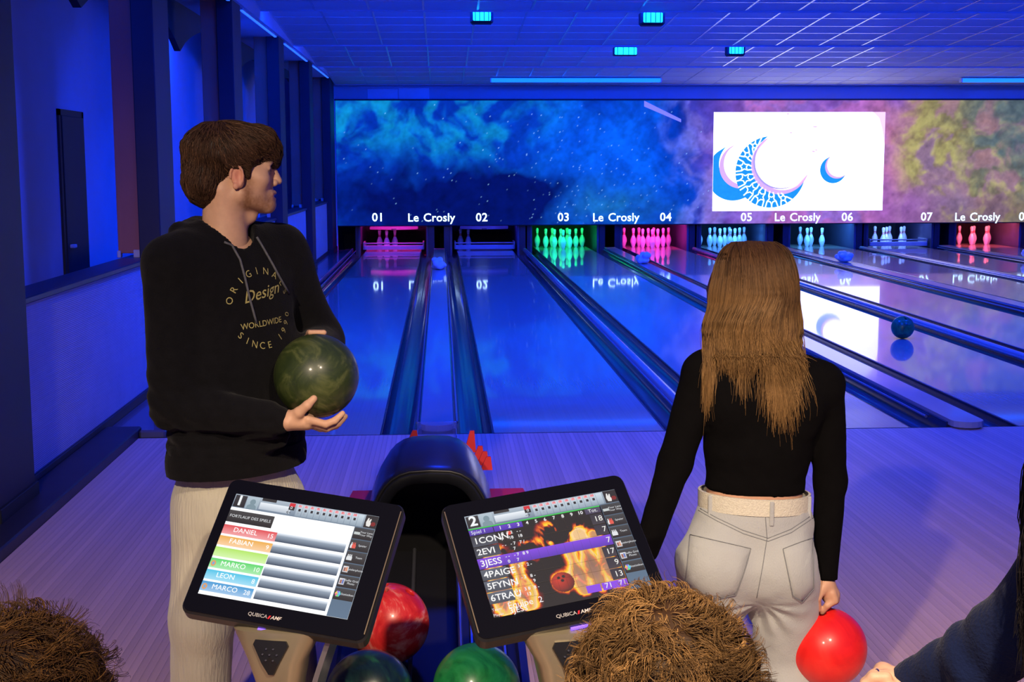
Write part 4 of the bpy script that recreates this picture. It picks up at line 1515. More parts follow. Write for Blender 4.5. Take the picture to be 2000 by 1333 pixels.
for k in range(6):
    v = .215 + k * .112
    hl = k == 2
    if hl:
        ui.rect(0, v, .865, v + .102, (0.22, 0.06, 0.75), (0.10, 0.03, 0.45))
    else:
        ui.rect(0, v, .16, v + .104, (0.10, 0.12, 0.16) if k > 2 else (0.03, 0.035, 0.05), (0.05, 0.06, 0.08) if k > 2 else (0.06, 0.07, 0.10))
        ui.rect(.78, v, .862, v + .104, (0.02, 0.02, 0.035), (0.04, 0.035, 0.05))
    ui.text(.012, v + .055, names[k], .062, (0.92, 0.92, 0.92), 'LEFT', bold=.012)
    ui.text(.855, v + .055, tots[k], .056, (0.9, 0.9, 0.85), 'RIGHT')
    rr = random.Random(k)
    for j in range(3):
        ui.text(.19 + j * .058, v + .028, ('1 8', '7 2', '- -', '- -', '- 7', '7 /', '- -', '- 7', '8 9', '- -', '3 -', '2 -', '- -', '- 3', '8 -', '5 -', '3 8', '8 -')[k * 3 + j], .030, (0.85, 0.85, 0.85), 'CENTER', bold=.02)
        ui.text(.19 + j * .058, v + .078, ('9', '18', '18', '', '7', '', '0', '7', '', '3', '', '', '8', '', '9', '5', '13', '')[k * 3 + j], .030, (0.85, 0.85, 0.85), 'CENTER', bold=.02)
    for j in range(11):
        ui.rect(.165 + j * .0558, v + .0005, .1658 + j * .0558, v + .104, (0.06, 0.04, 0.03))
    ui.rect(.16, v + .103, .865, v + .105, (0.07, 0.05, 0.03))
ui.poly([(.245 + .014 * math.cos(t), .243 + .02 * math.sin(t)) for t in [j * math.pi / 5 for j in range(10)]][::-1], (0.85, 0.06, 0.03))
ui.rect(.60, .885, .69, .955, (0.25, 0.06, 0.80))
ui.rect(.70, .885, .862, .955, (0.25, 0.06, 0.80))
ui.text(.74, .92, '71', .050, (0.9, 0.9, 0.9), 'CENTER')
ui.text(.83, .92, '71', .050, (0.9, 0.9, 0.9), 'CENTER')
ui.text(.0, .935, 'Team', .026, (0.8, 0.8, 0.8))
ui.text(.10, .925, 'Équipe  2', .058, (0.92, 0.92, 0.92))
ui.text(.0, .985, 'Player', .026, (0.8, 0.8, 0.8))
ui.text(.10, .975, '3JESS', .052, (0.92, 0.92, 0.92))
side_menu(ui, .868)
dp = ui.r.build('display', m_ui, mr_, local=True)
ui.t.build('display_lettering', m_ui, dp, local=True)['kind'] = 'stuff'

# pedestals
m_ped = mat('champagne_metal', (0.44, 0.37, 0.24), rough=0.36, metal=0.7, var=0.10, vscale=8)
m_blade = mat('grey_blade', (0.30, 0.29, 0.32), rough=0.28, metal=0.7, var=0.1)


def pedestal(label, cen, R, side):
    M = Matrix(R)
    top = cen + M @ Vector((side, -.10, -.048))
    e = empty('screen_pedestal', (top.x, top.y + .10, 0), label, 'pedestal', 'pedestals of the touch screens')
    ax = M @ Vector((1, 0, 0))
    ax = Vector((ax.x, ax.y, 0)).normalized()
    ay = Vector((-ax.y, ax.x, 0))
    rings = []
    for (dz, dy, w, d) in ((-.005, .012, .112, .04), (-.035, -.035, .100, .052), (-.10, -.045, .064, .052), (-.17, -.035, .046, .05), (-.30, .0, .045, .05), (-.45, .03, .055, .06), (-.60, .02, .07, .07), (-top.z + .02, .0, .085, .085), (-top.z, .0, .09, .09)):
        c = top + Vector((0, 0, dz)) + ay * dy
        ring = []
        for k in range(16):
            t = 2 * math.pi * k / 16
            cx, cy = math.cos(t), math.sin(t)
            q = c + ax * (w * math.copysign(abs(cx) ** .55, cx)) + ay * (d * math.copysign(abs(cy) ** .55, cy))
            ring.append(q)
        rings.append(ring)
    body = MB().loft(rings).build('body', m_ped, e, smooth=True, autosmooth=50)
    # black triangular talk pad on the front
    tree = BVHTree.FromPolygons([v for r in rings for v in r], [tuple(i * 16 + j for i, j in ((a, b), (a, (b + 1) % 16), (a + 1, (b + 1) % 16), (a + 1, b))) for a in range(len(rings) - 1) for b in range(16)])
    cc = top + Vector((0, 0, -.085))
    tri = [(-.045, .035), (.045, .035), (.0, -.052)]
    n = 6
    pts = []
    for k in range(3):
        a, b = tri[k], tri[(k + 1) % 3]
        for j in range(n):
            t = .12 + .76 * j / (n - 1)
            pts.append((a[0] + (b[0] - a[0]) * t, a[1] + (b[1] - a[1]) * t))
    d = ay
    hits = []
    for x, y in pts + [(0, -.0)]:
        s = cc + ax * x + Vector((0, 0, y)) - ay * .4
        h, nn, _, _ = tree.ray_cast(s, d)
        hits.append(h if h else s + ay * .35)
    hi = [h - ay * .008 + Vector((0, 0, .003)) for h in hits]
    mb = MB()
    m_ = len(pts)
    mb.add(hits[:-1] + hi, [(k, (k + 1) % m_, m_ + (k + 1) % m_, m_ + k) for k in range(m_)] + [(m_ + k, m_ + (k + 1) % m_, 2 * m_) for k in range(m_)])
    pad = mb.build('talk_pad', m_blk, e)
    dots = MB()
    for j in range(7):
        a = 2 * math.pi * j / 6
        q = (0, 0.004) if j == 6 else (.016 * math.cos(a), .004 + .014 * math.sin(a))
        s = cc + ax * q[0] + Vector((0, 0, q[1])) - ay * .4
        h, nn, _, _ = tree.ray_cast(s, d)
        if h:
            dots.lathe([(.0025, 0), (.0025, .002), (.0008, .0028)], 6, h - ay * .010 + Vector((0, 0, .003)))
    o = dots.build('speaker_hole', m_steel, pad)
    o['kind'] = 'stuff'
    # curved grey blade on the inner side
    sgn = 1
    mb = MB()
    path = []
    for k in range(9):
        t = k / 8
        q = top + ax * (sgn * (-(.115) + .075 * math.sin(t * 1.9)) * -1) + Vector((0, 0, -.055 - .38 * t)) + ay * (-.01 + .02 * t)
        path.append(q)
    mb.loft([[q + ax * -.006 + ay * -.035, q + ax * .006 + ay * -.035, q + ax * .006 + ay * .05, q + ax * -.006 + ay * .05] for q in path])
    mb.build('inner_blade', m_blade, e)
    MB().loft([[cen + M @ Vector((x, y, z)) for x, y, z in ((-.05, -.12, zz), (.07, -.12, zz), (.07, -.02, zz), (-.05, -.02, zz))] for zz in (-.075, -.043)]).build('tilt_bracket', m_blade, e)
    return e


pl = pedestal('champagne pedestal with triangular pad under the left touch screen', CL, RL, .012)
pr = pedestal('champagne pedestal with triangular pad under the right touch screen', CR, RR, -.02)
c = at(1104, 1324, 2.66)
MB().lathe([(.009, -.02), (.010, -.006), (.0085, .002), (.005, .005), (.001, .006)], 14, c).build('chrome_knob', mat('chrome', (0.8, 0.8, 0.82), rough=0.08, metal=1.0), pr, smooth=True)


# ------------------------------------------------------------------ people
def skin_mat(name):
    return mat(name, attr='Col', rough=0.5, spec=0.35, var=0.10, vscale=60, sss=0.12, bump=0.04, bscale=300)


m_skin = skin_mat('skin')
m_hair = mat('hair', attr='Col', rough=0.55, spec=0.22)
UP = vec((0, 0, 1))


def unit(v):
    v = vec(v)
    return v / np.linalg.norm(v)


def cloth_noise(amp, scale, stretch=(1, 1, 1), seed=0):
    st = vec(stretch) * scale

    def f(p):
        return (fbm(p * st, 2, seed) - 0.5) * 2 * amp
    return f


def hit_px(tree, px, py, lift=0.002):
    """point of a surface where the photograph shows a detail"""
    o = Vector((0, 0, CAM_H))
    d = (at(px, py, 3.0) - o).normalized()
    h, n, _, _ = tree.ray_cast(o, d)
    if h is None:
        return None
    if n.dot(d) > 0:
        n = -n
    return h + n * lift


def seam(name, tree, pts, r, m, parent, lift=0.0008, sub=6):
    """stitched seam or cord laid along a surface"""
    path = []
    for (a, b) in zip(pts, pts[1:]):
        for k in range(sub):
            t = k / sub
            h = hit_px(tree, a[0] + (b[0] - a[0]) * t, a[1] + (b[1] - a[1]) * t, lift)
            if h is not None:
                path.append(h)
    h = hit_px(tree, *pts[-1], lift)
    if h is not None:
        path.append(h)
    if len(path) > 1:
        return MB().tube(path, r, 5).build(name, m, parent, smooth=True)


def surface_strands(f, roots, dirfn, steps, seglen, lift0, lift1, rng, jitter=0.3, bulge=0.0):
    """grow strands along a surface: follow dirfn projected on the surface"""
    p = roots.copy()
    P = [p.copy()]
    jit = rng.normal(0, jitter, p.shape).astype(np.float32)
    for k in range(steps):
        n = grad(f, p)
        d = dirfn(p) + jit
        d = d - (d * n).sum(1, keepdims=True) * n
        d /= np.linalg.norm(d, axis=1, keepdims=True) + 1e-6
        p = p + d * seglen
        n = grad(f, p)
        t = (k + 1) / steps
        want = lift0 + (lift1 - lift0) * t
        p = p - n * (f(p) - want)[:, None] * 0.9
        P.append(p.copy())
    return np.stack(P, 1)


def head_field(O, f, s, u, sc=1.0, neck=None, ears=(1, -1), male=True):
    """head with brow, nose, lips, chin and ears in its own axes"""
    O, f, s, u = vec(O), unit(f), unit(s), unit(u)

    def L(a, b, c):
        return O + (f * a + s * b + u * c) * sc
    R = np.stack([f, s, u])
    k = sc
    ops = [('u', ball(L(-.010, 0, .030), vec((.098, .074, .085)) * k, R), 0), ('u', ball(L(.048, 0, -.03), vec((.050, .058, .078)) * k, R), .03),
           ('u', cone(L(.02, .050, -.07), L(.085, .014, -.097), .022 * k, .018 * k), .025), ('u', cone(L(.02, -.050, -.07), L(.085, -.014, -.097), .022 * k, .018 * k), .025),
           ('u', ball(L(.089, 0, -.097), vec((.018, .020, .017)) * k, R), .015),
           ('u', cone(L(.088, -.034, .010), L(.088, .034, .010), .013 * k, .013 * k), .02),
           ('u', ball(L(.070, .040, -.03), .021 * k), .02), ('u', ball(L(.070, -.040, -.03), .021 * k), .02),
           ('s', ball(L(.105, .033, -.008), .015 * k), .012), ('s', ball(L(.105, -.033, -.008), .015 * k), .012),
           ('u', cone(L(.097, 0, .006), L(.115, 0, -.034), .0075 * k, .0098 * k), .012),
           ('u', ball(L(.105, .011, -.040), .0085 * k), .006), ('u', ball(L(.105, -.011, -.040), .0085 * k), .006),
           ('u', ball(L(.086, 0, -.070), vec((.018, .026, .024)) * k, R), .012),
           ('u', cone(L(.097, -.018, -.068), L(.104, -.002, -.066), .005 * k, .0062 * k), .004), ('u', cone(L(.097, .018, -.068), L(.104, .002, -.066), .005 * k, .0062 * k), .004),
           ('u', cone(L(.096, -.015, -.079), L(.101, 0, -.080), .0055 * k, .0072 * k), .004), ('u', cone(L(.096, .015, -.079), L(.101, 0, -.080), .0055 * k, .0072 * k), .004),
           ('s', cone(L(.108, -.02, -.0735), L(.108, .02, -.0735), .004 * k, .004 * k), .003),
           ('u', ball(L(.083, .032, -.008), .0125 * k), .002), ('u', ball(L(.083, -.032, -.008), .0125 * k), .002),
           ('u', cone(L(.092, .020, -.001), L(.090, .044, -.003), .004 * k, .004 * k), .004), ('u', cone(L(.092, -.020, -.001), L(.090, -.044, -.003), .004 * k, .004 * k), .004)]
    if neck is not None:
        ops.append(('u', cone(L(-.022, 0, -.06), neck, .053 * k, .060 * k), .03))
        ops.append(('u', cone(L(-.03, .045, -.06), vec(neck) + f * .035, .016 * k, .014 * k), .03))
        if male:
            ops.append(('u', ball((L(.045, 0, -.13)), .012 * k), .03))
    for e in ears:
        Re = np.stack([unit(f * .95 - e * s * .35), unit(s + e * f * .35 * e), u])
        c = L(.010, e * .074, -.026)
        ops += [('u', ball(c, vec((.017, .007, .030)) * k, np.stack([unit(f + .25 * u), s, unit(u - .25 * f)])), .006)]
        # rim of the ear
        rim = []
        for j in range(9):
            t = math.radians(-60 + 250 * j / 8)
            rim.append(c + (f * (.016 * math.cos(t) - .002) + u * (.027 * math.sin(t) + .002) + s * e * (.006 + .002 * math.sin(t))) * k)
        ops.append(('u', chain(rim[::-1], [.0035 * k] * 9), .003))
        ops.append(('u', ball(L(.006, e * .080, -.049), vec((.008, .005, .009)) * k, R), .004))
        ops.append(('s', ball(L(.013, e * .083, -.022), vec((.008, .006, .014)) * k, R), .004))
    return build_field(ops), L


# ---- the man with the hoodie
MF, ML_ = unit((.72, -.69, 0)), unit((.69, .72, 0))
man = empty('person', (at(450, 600, 3.5).x, 3.5, 0), 'person in black hoodie and pale trousers cradling a dark olive ball', 'person')
mc = vec(at(447, 560, 3.5))
shR = mc - ML_ * .175 + UP * (1.405 - mc[2])
shL = mc + ML_ * .175 + UP * (1.415 - mc[2])
neckb = vec(at(432, 472, 3.5))
elR, wrR = vec(at(338, 792, 3.35)), vec(at(548, 822, 3.315))
elL, wrL = vec((-0.335, 3.73, 1.17)), vec((-0.33, 3.53, 1.17))
chestA, chestB = vec(at(452, 560, 3.5)), vec(at(457, 700, 3.5))
hemC = vec(at(464, 890, 3.49))
torso = [('u', cone(chestA, chestB, .115, .118, ML_, 1.5), 0), ('u', cone(chestB, hemC, .118, .134, ML_, 1.5), .05),
         ('u', cone(shR + ML_ * .02, shL - ML_ * .02, .070, .070), .06), ('u', cone(neckb + UP * .0, shR + UP * .012, .070, .05), .05), ('u', cone(neckb, shL + UP * .012, .070, .05), .05)]
armR = [('u', cone(shR, elR, .068, .056), .018), ('u', cone(elR, wrR + (elR - wrR) * .12, .057, .045), .012)]
armL = [('u', cone(shL, elL, .068, .058), .04), ('u', cone(elL, wrL, .058, .044), .03)]
bk = neckb - MF * .075
hood = [('u', ball(neckb - MF * .095 + UP * (-.005), (.085, .085, .055)), .03),
        ('u', chain([neckb + MF * .078 - UP * .045, neckb + MF * .03 - ML_ * .078 - UP * .0, neckb - MF * .05 - ML_ * .088 + UP * .022, neckb - MF * .10 + UP * .030, neckb - MF * .05 + ML_ * .088 + UP * .022, neckb + MF * .03 + ML_ * .080 + UP * .002, neckb + MF * .080 - UP * .042],
                    [.020, .026, .030, .032, .030, .026, .020], sm=.01), .02)]
cuff = cone(wrR + (elR - wrR) * .20, wrR + (elR - wrR) * .02, .038, .036)
pocket = [('u', ball(vec(at(505, 850, 3.38)), (.08, .04, .05)), .04)]


def arm_folds(p):
    """creases that gather around the right elbow and the waist"""
    q = p - elR
    r = np.sqrt((q * q).sum(1))
    ax = unit(shR - elR + (wrR - elR))
    ph = (q @ ax) * 150 + 2.5 * fbm(p * 16, 2, 4)
    w = np.exp(-(r / .11) ** 2)
    z = np.exp(-((p[:, 2] - 0.985) / .05) ** 2)
    return w * .0045 * np.sin(ph) + z * .003 * np.sin(p[:, 2] * 190 + 5 * fbm(p * 9, 2, 6))


neckhole = cone(neckb + UP * .14 + MF * .03, neckb - UP * .01 + MF * .035, .075, .058)
hoodie_ops = torso + armR + armL + hood + pocket + [('d', cloth_noise(.007, 9, (1, 1, .7), 3), 0), ('d', cloth_noise(.0025, 30, (1, 1, .6), 8), 0), ('d', arm_folds, 0),
                                           ('s', neckhole, .008), ('i', slab((0.04, 0, -1), -(hemC[2] - .012) + 0.04 * hemC[0]), .012), ('u', cuff, .004)]
f_hoodie = build_field(hoodie_ops)
m_hoodie = mat('hoodie_cotton', (0.0055, 0.0052, 0.0062), rough=0.95, spec=0.12, sheen=0.04, var=0.25, vscale=40, bump=0.25, bscale=260)
hoodie, HV, HQ = sdf_obj('hoodie', f_hoodie, (-1.0, 3.15, .84), (-.18, 3.95, 1.56), .0065, m_hoodie, man)
htree = bvh(HV, HQ)
# ribbed hem band
band = []
for z0, gap in ((hemC[2] - .030, .004), (hemC[2] - .010, .006), (hemC[2] + .012, .006), (hemC[2] + .03, .003)):
    ring = []
    for k in range(56):
        t = 2 * math.pi * k / 56
        dirv = ML_ * math.cos(t) * 1.5 + MF * math.sin(t)
        rr = .130 + gap + .0012 * (k % 2)
        cpt = hemC + UP * (z0 - hemC[2])
        ring.append(tuple(cpt + dirv * rr))
    band.append(ring)
MB().loft(band, cap=False).build('hem_band', m_hoodie, hoodie, smooth=True)
# cords
m_cord = mat('grey_cord', (0.10, 0.10, 0.11), rough=0.8, var=0.3, vscale=120)
for pts in ([(437, 474), (452, 480), (468, 508), (478, 545), (487, 585), (500, 632)], [(500, 464), (513, 485), (530, 515), (546, 545), (562, 573)]):
    seam('drawstring', htree, pts, .0032, m_cord, hoodie, lift=.003, sub=3)
# print on the chest
m_print = mat('yellow_print', (0.42, 0.36, 0.12), rough=0.7, var=0.2, vscale=80)
pc = hit_px(htree, 512, 602)
PO = Vector(pc)
PU_, PV_ = Vector(ML_.tolist()), Vector((0, 0, 1))
PD = Vector((-MF).tolist())


def chest_text(body, x, y, size, rot=0.0, shear=0.0, bold=0.0, name='chest_lettering', align='CENTER'):
    v, f = text2d(body, size, align, shear, 1.0, bold)
    c, s = math.cos(rot), math.sin(rot)
    q = [(x + a * c - b * s, y + a * s + b * c) for a, b in v]
    return flat_project(htree, q, PO, PU_, PV_, PD, .0016), f


mb = MB()
for body, R_, a0, a1, flip in (('ORIGINALS', .094, 165, 22, False), ('SINCE 1990', .096, 222, 345, True)):
    n = len(body)
    for k, ch in enumerate(body):
        if ch == ' ':
            continue
        a = math.radians(a0 + (a1 - a0) * k / (n - 1))
        x, y = R_ * math.cos(a), R_ * math.sin(a)
        rot = a - math.pi / 2 if not flip else a + math.pi / 2
        v, f = chest_text(ch, x, y, .025, rot, bold=.0)
        mb.add(v, f)
v, f = chest_text('Design', .002, .038, .043, .18, .35, .004)
mb.add(v, f)
v, f = chest_text('WORLDWIDE', .0, -.040, .0215, .06, 0, .004)
mb.add(v, f)
o = mb.build('chest_print', m_print, hoodie)
o['label'] = 'yellow lettering in a ring on the chest'
o['kind'] = 'stuff'
# trousers
hipR, hipL = vec(at(408, 985, 3.46)), vec(at(527, 985, 3.57))
knR, knL = vec((hipR[0] - .02, hipR[1] - .03, .47)), vec((hipL[0] + .03, hipL[1] - .02, .47))
anR, anL = vec((hipR[0] - .045, hipR[1] + .02, .05)), vec((hipL[0] + .045, hipL[1] + .03, .05))
wst = vec(at(464, 905, 3.5))
tro_ops = [('u', cone(wst + UP * .03, wst - UP * .12, .110, .115, ML_, 1.42), 0), ('u', chain([hipR, knR, anR], [.094, .083, .078], sm=.03), .05), ('u', chain([hipL, knL, anL], [.094, .083, .078], sm=.03), .05),
           ('d', cloth_noise(.007, 7, (1, 1, .5), 13), 0), ('d', cloth_noise(.003, 22, (1, 1, .7), 14), 0), ('i', slab((0, 0, -1), -.045), .01)]
m_cordu = mat('pale_corduroy', (0.50, 0.47, 0.37), rough=0.85, sheen=0.3, var=0.12, vscale=9, bump=0.5, bscale=170, bstretch=(1, 1, .02))
tro, TV, TQ = sdf_obj('trousers', build_field(tro_ops), (-.85, 3.2, .02), (-.2, 3.85, 1.0), .008, m_cordu, man)
for a in (anR, anL):
    so, _, _ = sdf_obj('shoe', build_field([('u', cone(a + MF * .0 - UP * .0, a + MF * .15 - UP * .012, .040, .036), 0), ('u', cone(a - MF * .05 - UP * .01, a + MF * .1, .038, .036), .03), ('i', slab((0, 0, -1), 0.0), .004)]),
                       tuple(a - .26), tuple(a + .26), .009, m_blk, man)

# body: head, neck and hands in fine detail, the rest under the clothes
HO = vec(at(455, 325, 3.5))
Hf, Hu = unit((.985, .16, -.03)), unit((.02, 0, 1))
Hs = unit(np.cross(Hf, Hu))
Hu = unit(np.cross(Hs, Hf))
f_head, HL = head_field(HO, Hf, Hs, Hu, 1.0, neckb + MF * .015 - UP * .03)


def hand_ops(wr0, wr1, palm, fingers, thumb, side, wk=1.35, pk=1.75, pr=(.024, .021)):
    ops = [('u', cone(wr0, wr1, .026, .023, side, wk), 0), ('u', cone(palm[0], palm[1], pr[0], pr[1], side, pk), .015)]
    for fg, rs in fingers:
        ops.append(('u', chain(fg, rs, sm=.003), .006))
    if thumb:
        ops.append(('u', chain(thumb[0], thumb[1], sm=.004), .012))
    return ops


def A3(x, y, Y):
    return vec(at(x, y, Y))


hr = hand_ops(wrR + (elR - wrR) * .3, A3(556, 821, 3.322), (A3(566, 822, 3.325), A3(600, 824, 3.335)),
              [([A3(602, 820, 3.305), A3(636, 829, 3.315), A3(654, 822, 3.325), A3(669, 808, 3.335)], [.0100, .0095, .0088, .0072]),
               ([A3(603, 826, 3.325), A3(640, 836, 3.338), A3(660, 828, 3.350), A3(674, 814, 3.360)], [.0105, .0098, .0090, .0074]),
               ([A3(601, 828, 3.348), A3(636, 838, 3.362), A3(656, 832, 3.375), A3(670, 820, 3.390)], [.0100, .0092, .0085, .0072]),
               ([A3(598, 828, 3.370), A3(626, 838, 3.385), A3(642, 836, 3.400), A3(654, 828, 3.412)], [.0092, .0082, .0076, .0066])],
              ([A3(566, 817, 3.312), A3(584, 806, 3.295), A3(600, 792, 3.288), A3(613, 779, 3.296)], [.0155, .0135, .0112, .0088]), (0, 1, 0))
hl = hand_ops(wrL + vec((0, .06, 0)), wrL, (wrL, wrL + vec((.0, -.025, .028))),
              [([A3(602 + 9 * k, 660, 3.50), A3(604 + 9 * k, 651, 3.465), A3(606 + 9 * k, 650, 3.435)], [.0088, .0085, .007]) for k in range(4)],
              None, (1, 0, 0))
beardc, skinc, lipc = vec((.26, .115, .045)), vec((.60, .345, .215)), vec((.45, .17, .13))


def man_colors(V):
    C = np.tile(skinc, (len(V), 1))
    q = (V - HO) @ np.stack([Hf, Hs, Hu]).T
    hd = (np.linalg.norm(q, axis=1) < .2)
    a, b, c = q[:, 0], q[:, 1], q[:, 2]
    nz = fbm(V * 220, 2, 3)

    def blend(C, col, w):
        return C * (1 - w[:, None]) + vec(col) * w[:, None]
    # beard along the jaw, up to the ear
    jaw = S(-c, .052 - .35 * (.04 - np.clip(a, 0, .04)), .085) * S(-c, .0, .03) * S(a, .012, .035) * S(-c, -.2, .0)
    side = np.exp(-((a - .037) / .016) ** 2) * S(np.abs(b), .03, .045) * S(-c, .015, .035)
    under = S(-c, .118, .105)
    w = np.clip(np.maximum(jaw * .75, side), 0, 1) * (under) * (.45 + .75 * nz) * hd
    C = blend(C, beardc, np.clip(w, 0, .9))
    ear = np.exp(-(((a - .01) / .022) ** 2 + ((c + .025) / .035) ** 2)) * S(np.abs(b), .070, .078) * hd
    C = blend(C, (.62, .22, .14), ear * .75)
    lip = np.exp(-(((c + .0735) / .010) ** 2)) * S(a, .094, .099) * (np.abs(b) < .022) * hd
    C = blend(C, lipc, lip * .8)
    eye = np.exp(-(((a - .092) / .008) ** 2 + ((np.abs(b) - .032) / .012) ** 2 + ((c + .008) / .006) ** 2)) * hd
    C = blend(C, (.05, .035, .03), np.clip(eye * 1.3, 0, 1))
    brow = np.exp(-(((c - .016) / .005) ** 2)) * S(a, .075, .09) * (np.abs(b) > .012) * hd
    C = blend(C, (.05, .025, .012), brow * .9)
    # knuckles and finger ends a little redder
    return C


f_core = build_field([('u', cone(chestA, chestB, .10, .10, ML_, 1.45), 0), ('u', cone(chestB, wst, .10, .105, ML_, 1.4), .04), ('u', cone(shR, shL, .055, .055), .05), ('u', cone(neckb - UP * .02, chestA, .055, .08), .05),
                      ('u', chain([shR, elR, wrR], [.052, .042, .027], sm=.02), .03), ('u', chain([shL, elL, wrL], [.052, .042, .027], sm=.02), .03),
                      ('u', chain([hipR, knR, anR], [.08, .06, .045], sm=.02), .04), ('u', chain([hipL, knL, anL], [.08, .06, .045], sm=.02), .04)])
sdf_obj('body', f_core, (-.9, 3.2, .0), (-.2, 3.9, 1.5), .014, m_skin, man, man_colors,
        extra=[(f_head, tuple(HO - vec((.17, .14, .26))), tuple(HO + vec((.17, .14, .15))), .0026), (build_field(hr), tuple(wrR - .12), tuple(wrR + vec((.24, .14, .12))), .0026), (build_field(hl), tuple(wrL - .1), tuple(wrL + vec((.12, .14, .12))), .004)])

# hair
RH = np.stack([Hf, Hs, Hu])
fh = build_field([('u', ball(HL(-.013, 0, .040), (.116, .088, .076), RH), 0), ('u', ball(HL(-.070, 0, -.036), (.058, .076, .068), RH), .03),
                  ('u', ball(HL(.070, -.004, .056), (.047, .066, .045), RH), .03), ('u', ball(HL(.100, -.01, .030), (.020, .045, .030), RH), .02), ('u', ball(HL(-.012, .058, .030), (.072, .030, .040), RH), .02), ('u', ball(HL(-.012, -.058, .030), (.072, .030, .040), RH), .02),
                  ('u', cone(HL(.034, .066, .0), HL(.036, .066, -.022), .010, .006), .01),
                  ('d', lambda p: (fbm((p - HO) @ RH.T * vec((28, 70, 40)), 3, 31) - .5) * .012, 0)])
man_hair, _hv, _hq = sdf_obj('hair', fh, tuple(HO - .17), tuple(HO + .17), .0042, m_hair, man, lambda V: np.tile(vec((.020, .009, .005)), (len(V), 1)))
rng = np.random.RandomState(3)
ql = (_hv - HO) @ RH.T
sel = rng.choice(len(_hv), 4200, replace=True)
crown = HL(-.045, 0, .13)


def man_dir(p):
    q = (p - HO) @ RH.T
    d = p - crown
    d = d / (np.linalg.norm(d, axis=1, keepdims=True) + 1e-6)
    back = S(-q[:, 0], -.02, .06)[:, None]
    front = S(q[:, 0], .02, .08)[:, None]
    return d * 1.0 - UP * (.5 + .5 * back) + Hf * (.9 * (1 - back)) + Hf * .25 * front - Hf * .1 * back


ps = surface_strands(fh, _hv[sel] + 0, man_dir, 9, .0065, .0005, .0035, rng, .35)
shade = rng.uniform(.5, 1.6, (len(sel), 1)) * np.where(rng.rand(len(sel), 1) < .12, 1.9, 1)
strands('hair_strands', ps, .0013, m_hair, man_hair, vec((.050, .024, .012)) * shade)['kind'] = 'stuff'

# ---- the woman with the red ball, seen from behind
wom = empty('person', (at(1480, 900, 3.5).x, 3.52, 0), 'person with long light brown hair seen from behind, red ball in hand', 'person')
sL, sR = A3(1372, 728, 3.5), A3(1610, 752, 3.5)
wneck = A3(1492, 700, 3.52)
eL, wL = A3(1318, 905, 3.47), A3(1262, 1075, 3.40)
eR, wR = A3(1622, 940, 3.53), A3(1611, 1132, 3.5)
ch, mid, wa = A3(1488, 775, 3.51), A3(1482, 870, 3.51), A3(1474, 960, 3.51)
XD = unit((1, .05, -.05))
top_ops = [('u', cone(ch, mid, .098, .092, XD, 1.55), 0), ('u', cone(mid, wa, .092, .094, XD, 1.48), .03), ('u', cone(sL + vec((.02, 0, 0)), sR - vec((.02, 0, 0)), .056, .056), .05),
           ('u', cone(wneck, sL, .05, .045), .05), ('u', cone(wneck, sR, .05, .045), .05),
           ('u', ball(A3(1425, 790, 3.46), (.06, .05, .075)), .05), ('u', ball(A3(1560, 800, 3.46), (.06, .05, .075)), .05),
           ('u', chain([sL, eL, wL], [.053, .043, .034], sm=.02), .018), ('u', chain([sR, eR, wR], [.053, .043, .034], sm=.02), .018),
           ('d', cloth_noise(.004, 11, (1, 1, .7), 41), 0), ('d', cloth_noise(.0015, 34, (1, 1, 1.6), 42), 0),
           ('i', slab((-.05, 0, -1), -(A3(1475, 959, 3.5)[2]) - .05 * A3(1475, 959, 3.5)[0]), .004),
           ('s', cone(wneck + UP * .15, wneck + UP * .02, .07, .058), .006)]
# keep the sleeves below the cropped hem
sleeves = build_field([('u', chain([sL, eL, wL], [.053, .043, .034], sm=.02), 0), ('u', chain([sR, eR, wR], [.053, .043, .034], sm=.02), 0), ('d', cloth_noise(.003, 18, (1, 1, .8), 43), 0),
                       ('i', slab(tuple(wR - eR), float(unit(wR - eR) @ wR)), .003)])
f_top = build_field(top_ops + [('u', sleeves, .004)])
m_top = mat('black_jersey', (0.0030, 0.0026, 0.0028), rough=0.95, spec=0.08, sheen=0.0, var=0.2, vscale=30, bump=0.2, bscale=400, bstretch=(3, 3, .3))
wtop, WV, WQ = sdf_obj('cropped_top', f_top, (.35, 3.25, .48), (1.2, 3.75, 1.24), .0065, m_top, wom)

# jeans
jw = A3(1473, 1000, 3.51)
hipc = A3(1456, 1095, 3.51)
lh, rh = A3(1395, 1150, 3.51), A3(1535, 1150, 3.51)
lk, rk = vec((lh[0] - .02, lh[1] + .10, .30)), vec((rh[0] + .015, rh[1] + .05, .26))
la, ra = vec((lh[0] - .03, lh[1] - .02, .05)), vec((rh[0] + .02, rh[1] - .10, .05))
je_ops = [('u', cone(jw + UP * .03, jw - UP * .03, .094, .100, XD, 1.48), 0), ('u', cone(jw - UP * .03, hipc, .100, .122, XD, 1.52), .04),
          ('u', ball(A3(1392, 1105, 3.445), (.088, .075, .088)), .05), ('u', ball(A3(1532, 1110, 3.445), (.088, .075, .088)), .05),
          ('u', chain([lh, lk, la], [.100, .088, .085], sm=.03), .04), ('u', chain([rh, rk, ra], [.096, .088, .085], sm=.03), .04),
          ('s', chain([A3(1490, 1175, 3.36), A3(1468, 1250, 3.38), A3(1462, 1400, 3.38)], [.010, .020, .030]), .03),
          ('d', cloth_noise(.006, 8, (1, 1, .8), 51), 0), ('d', cloth_noise(.0022, 26, (1, 1, .9), 52), 0),
          ('i', slab((.05, 0, 1), float(A3(1473, 968, 3.5)[2] + .05 * A3(1473, 968, 3.5)[0])), .002), ('i', slab((0, 0, -1), -.045), .01)]


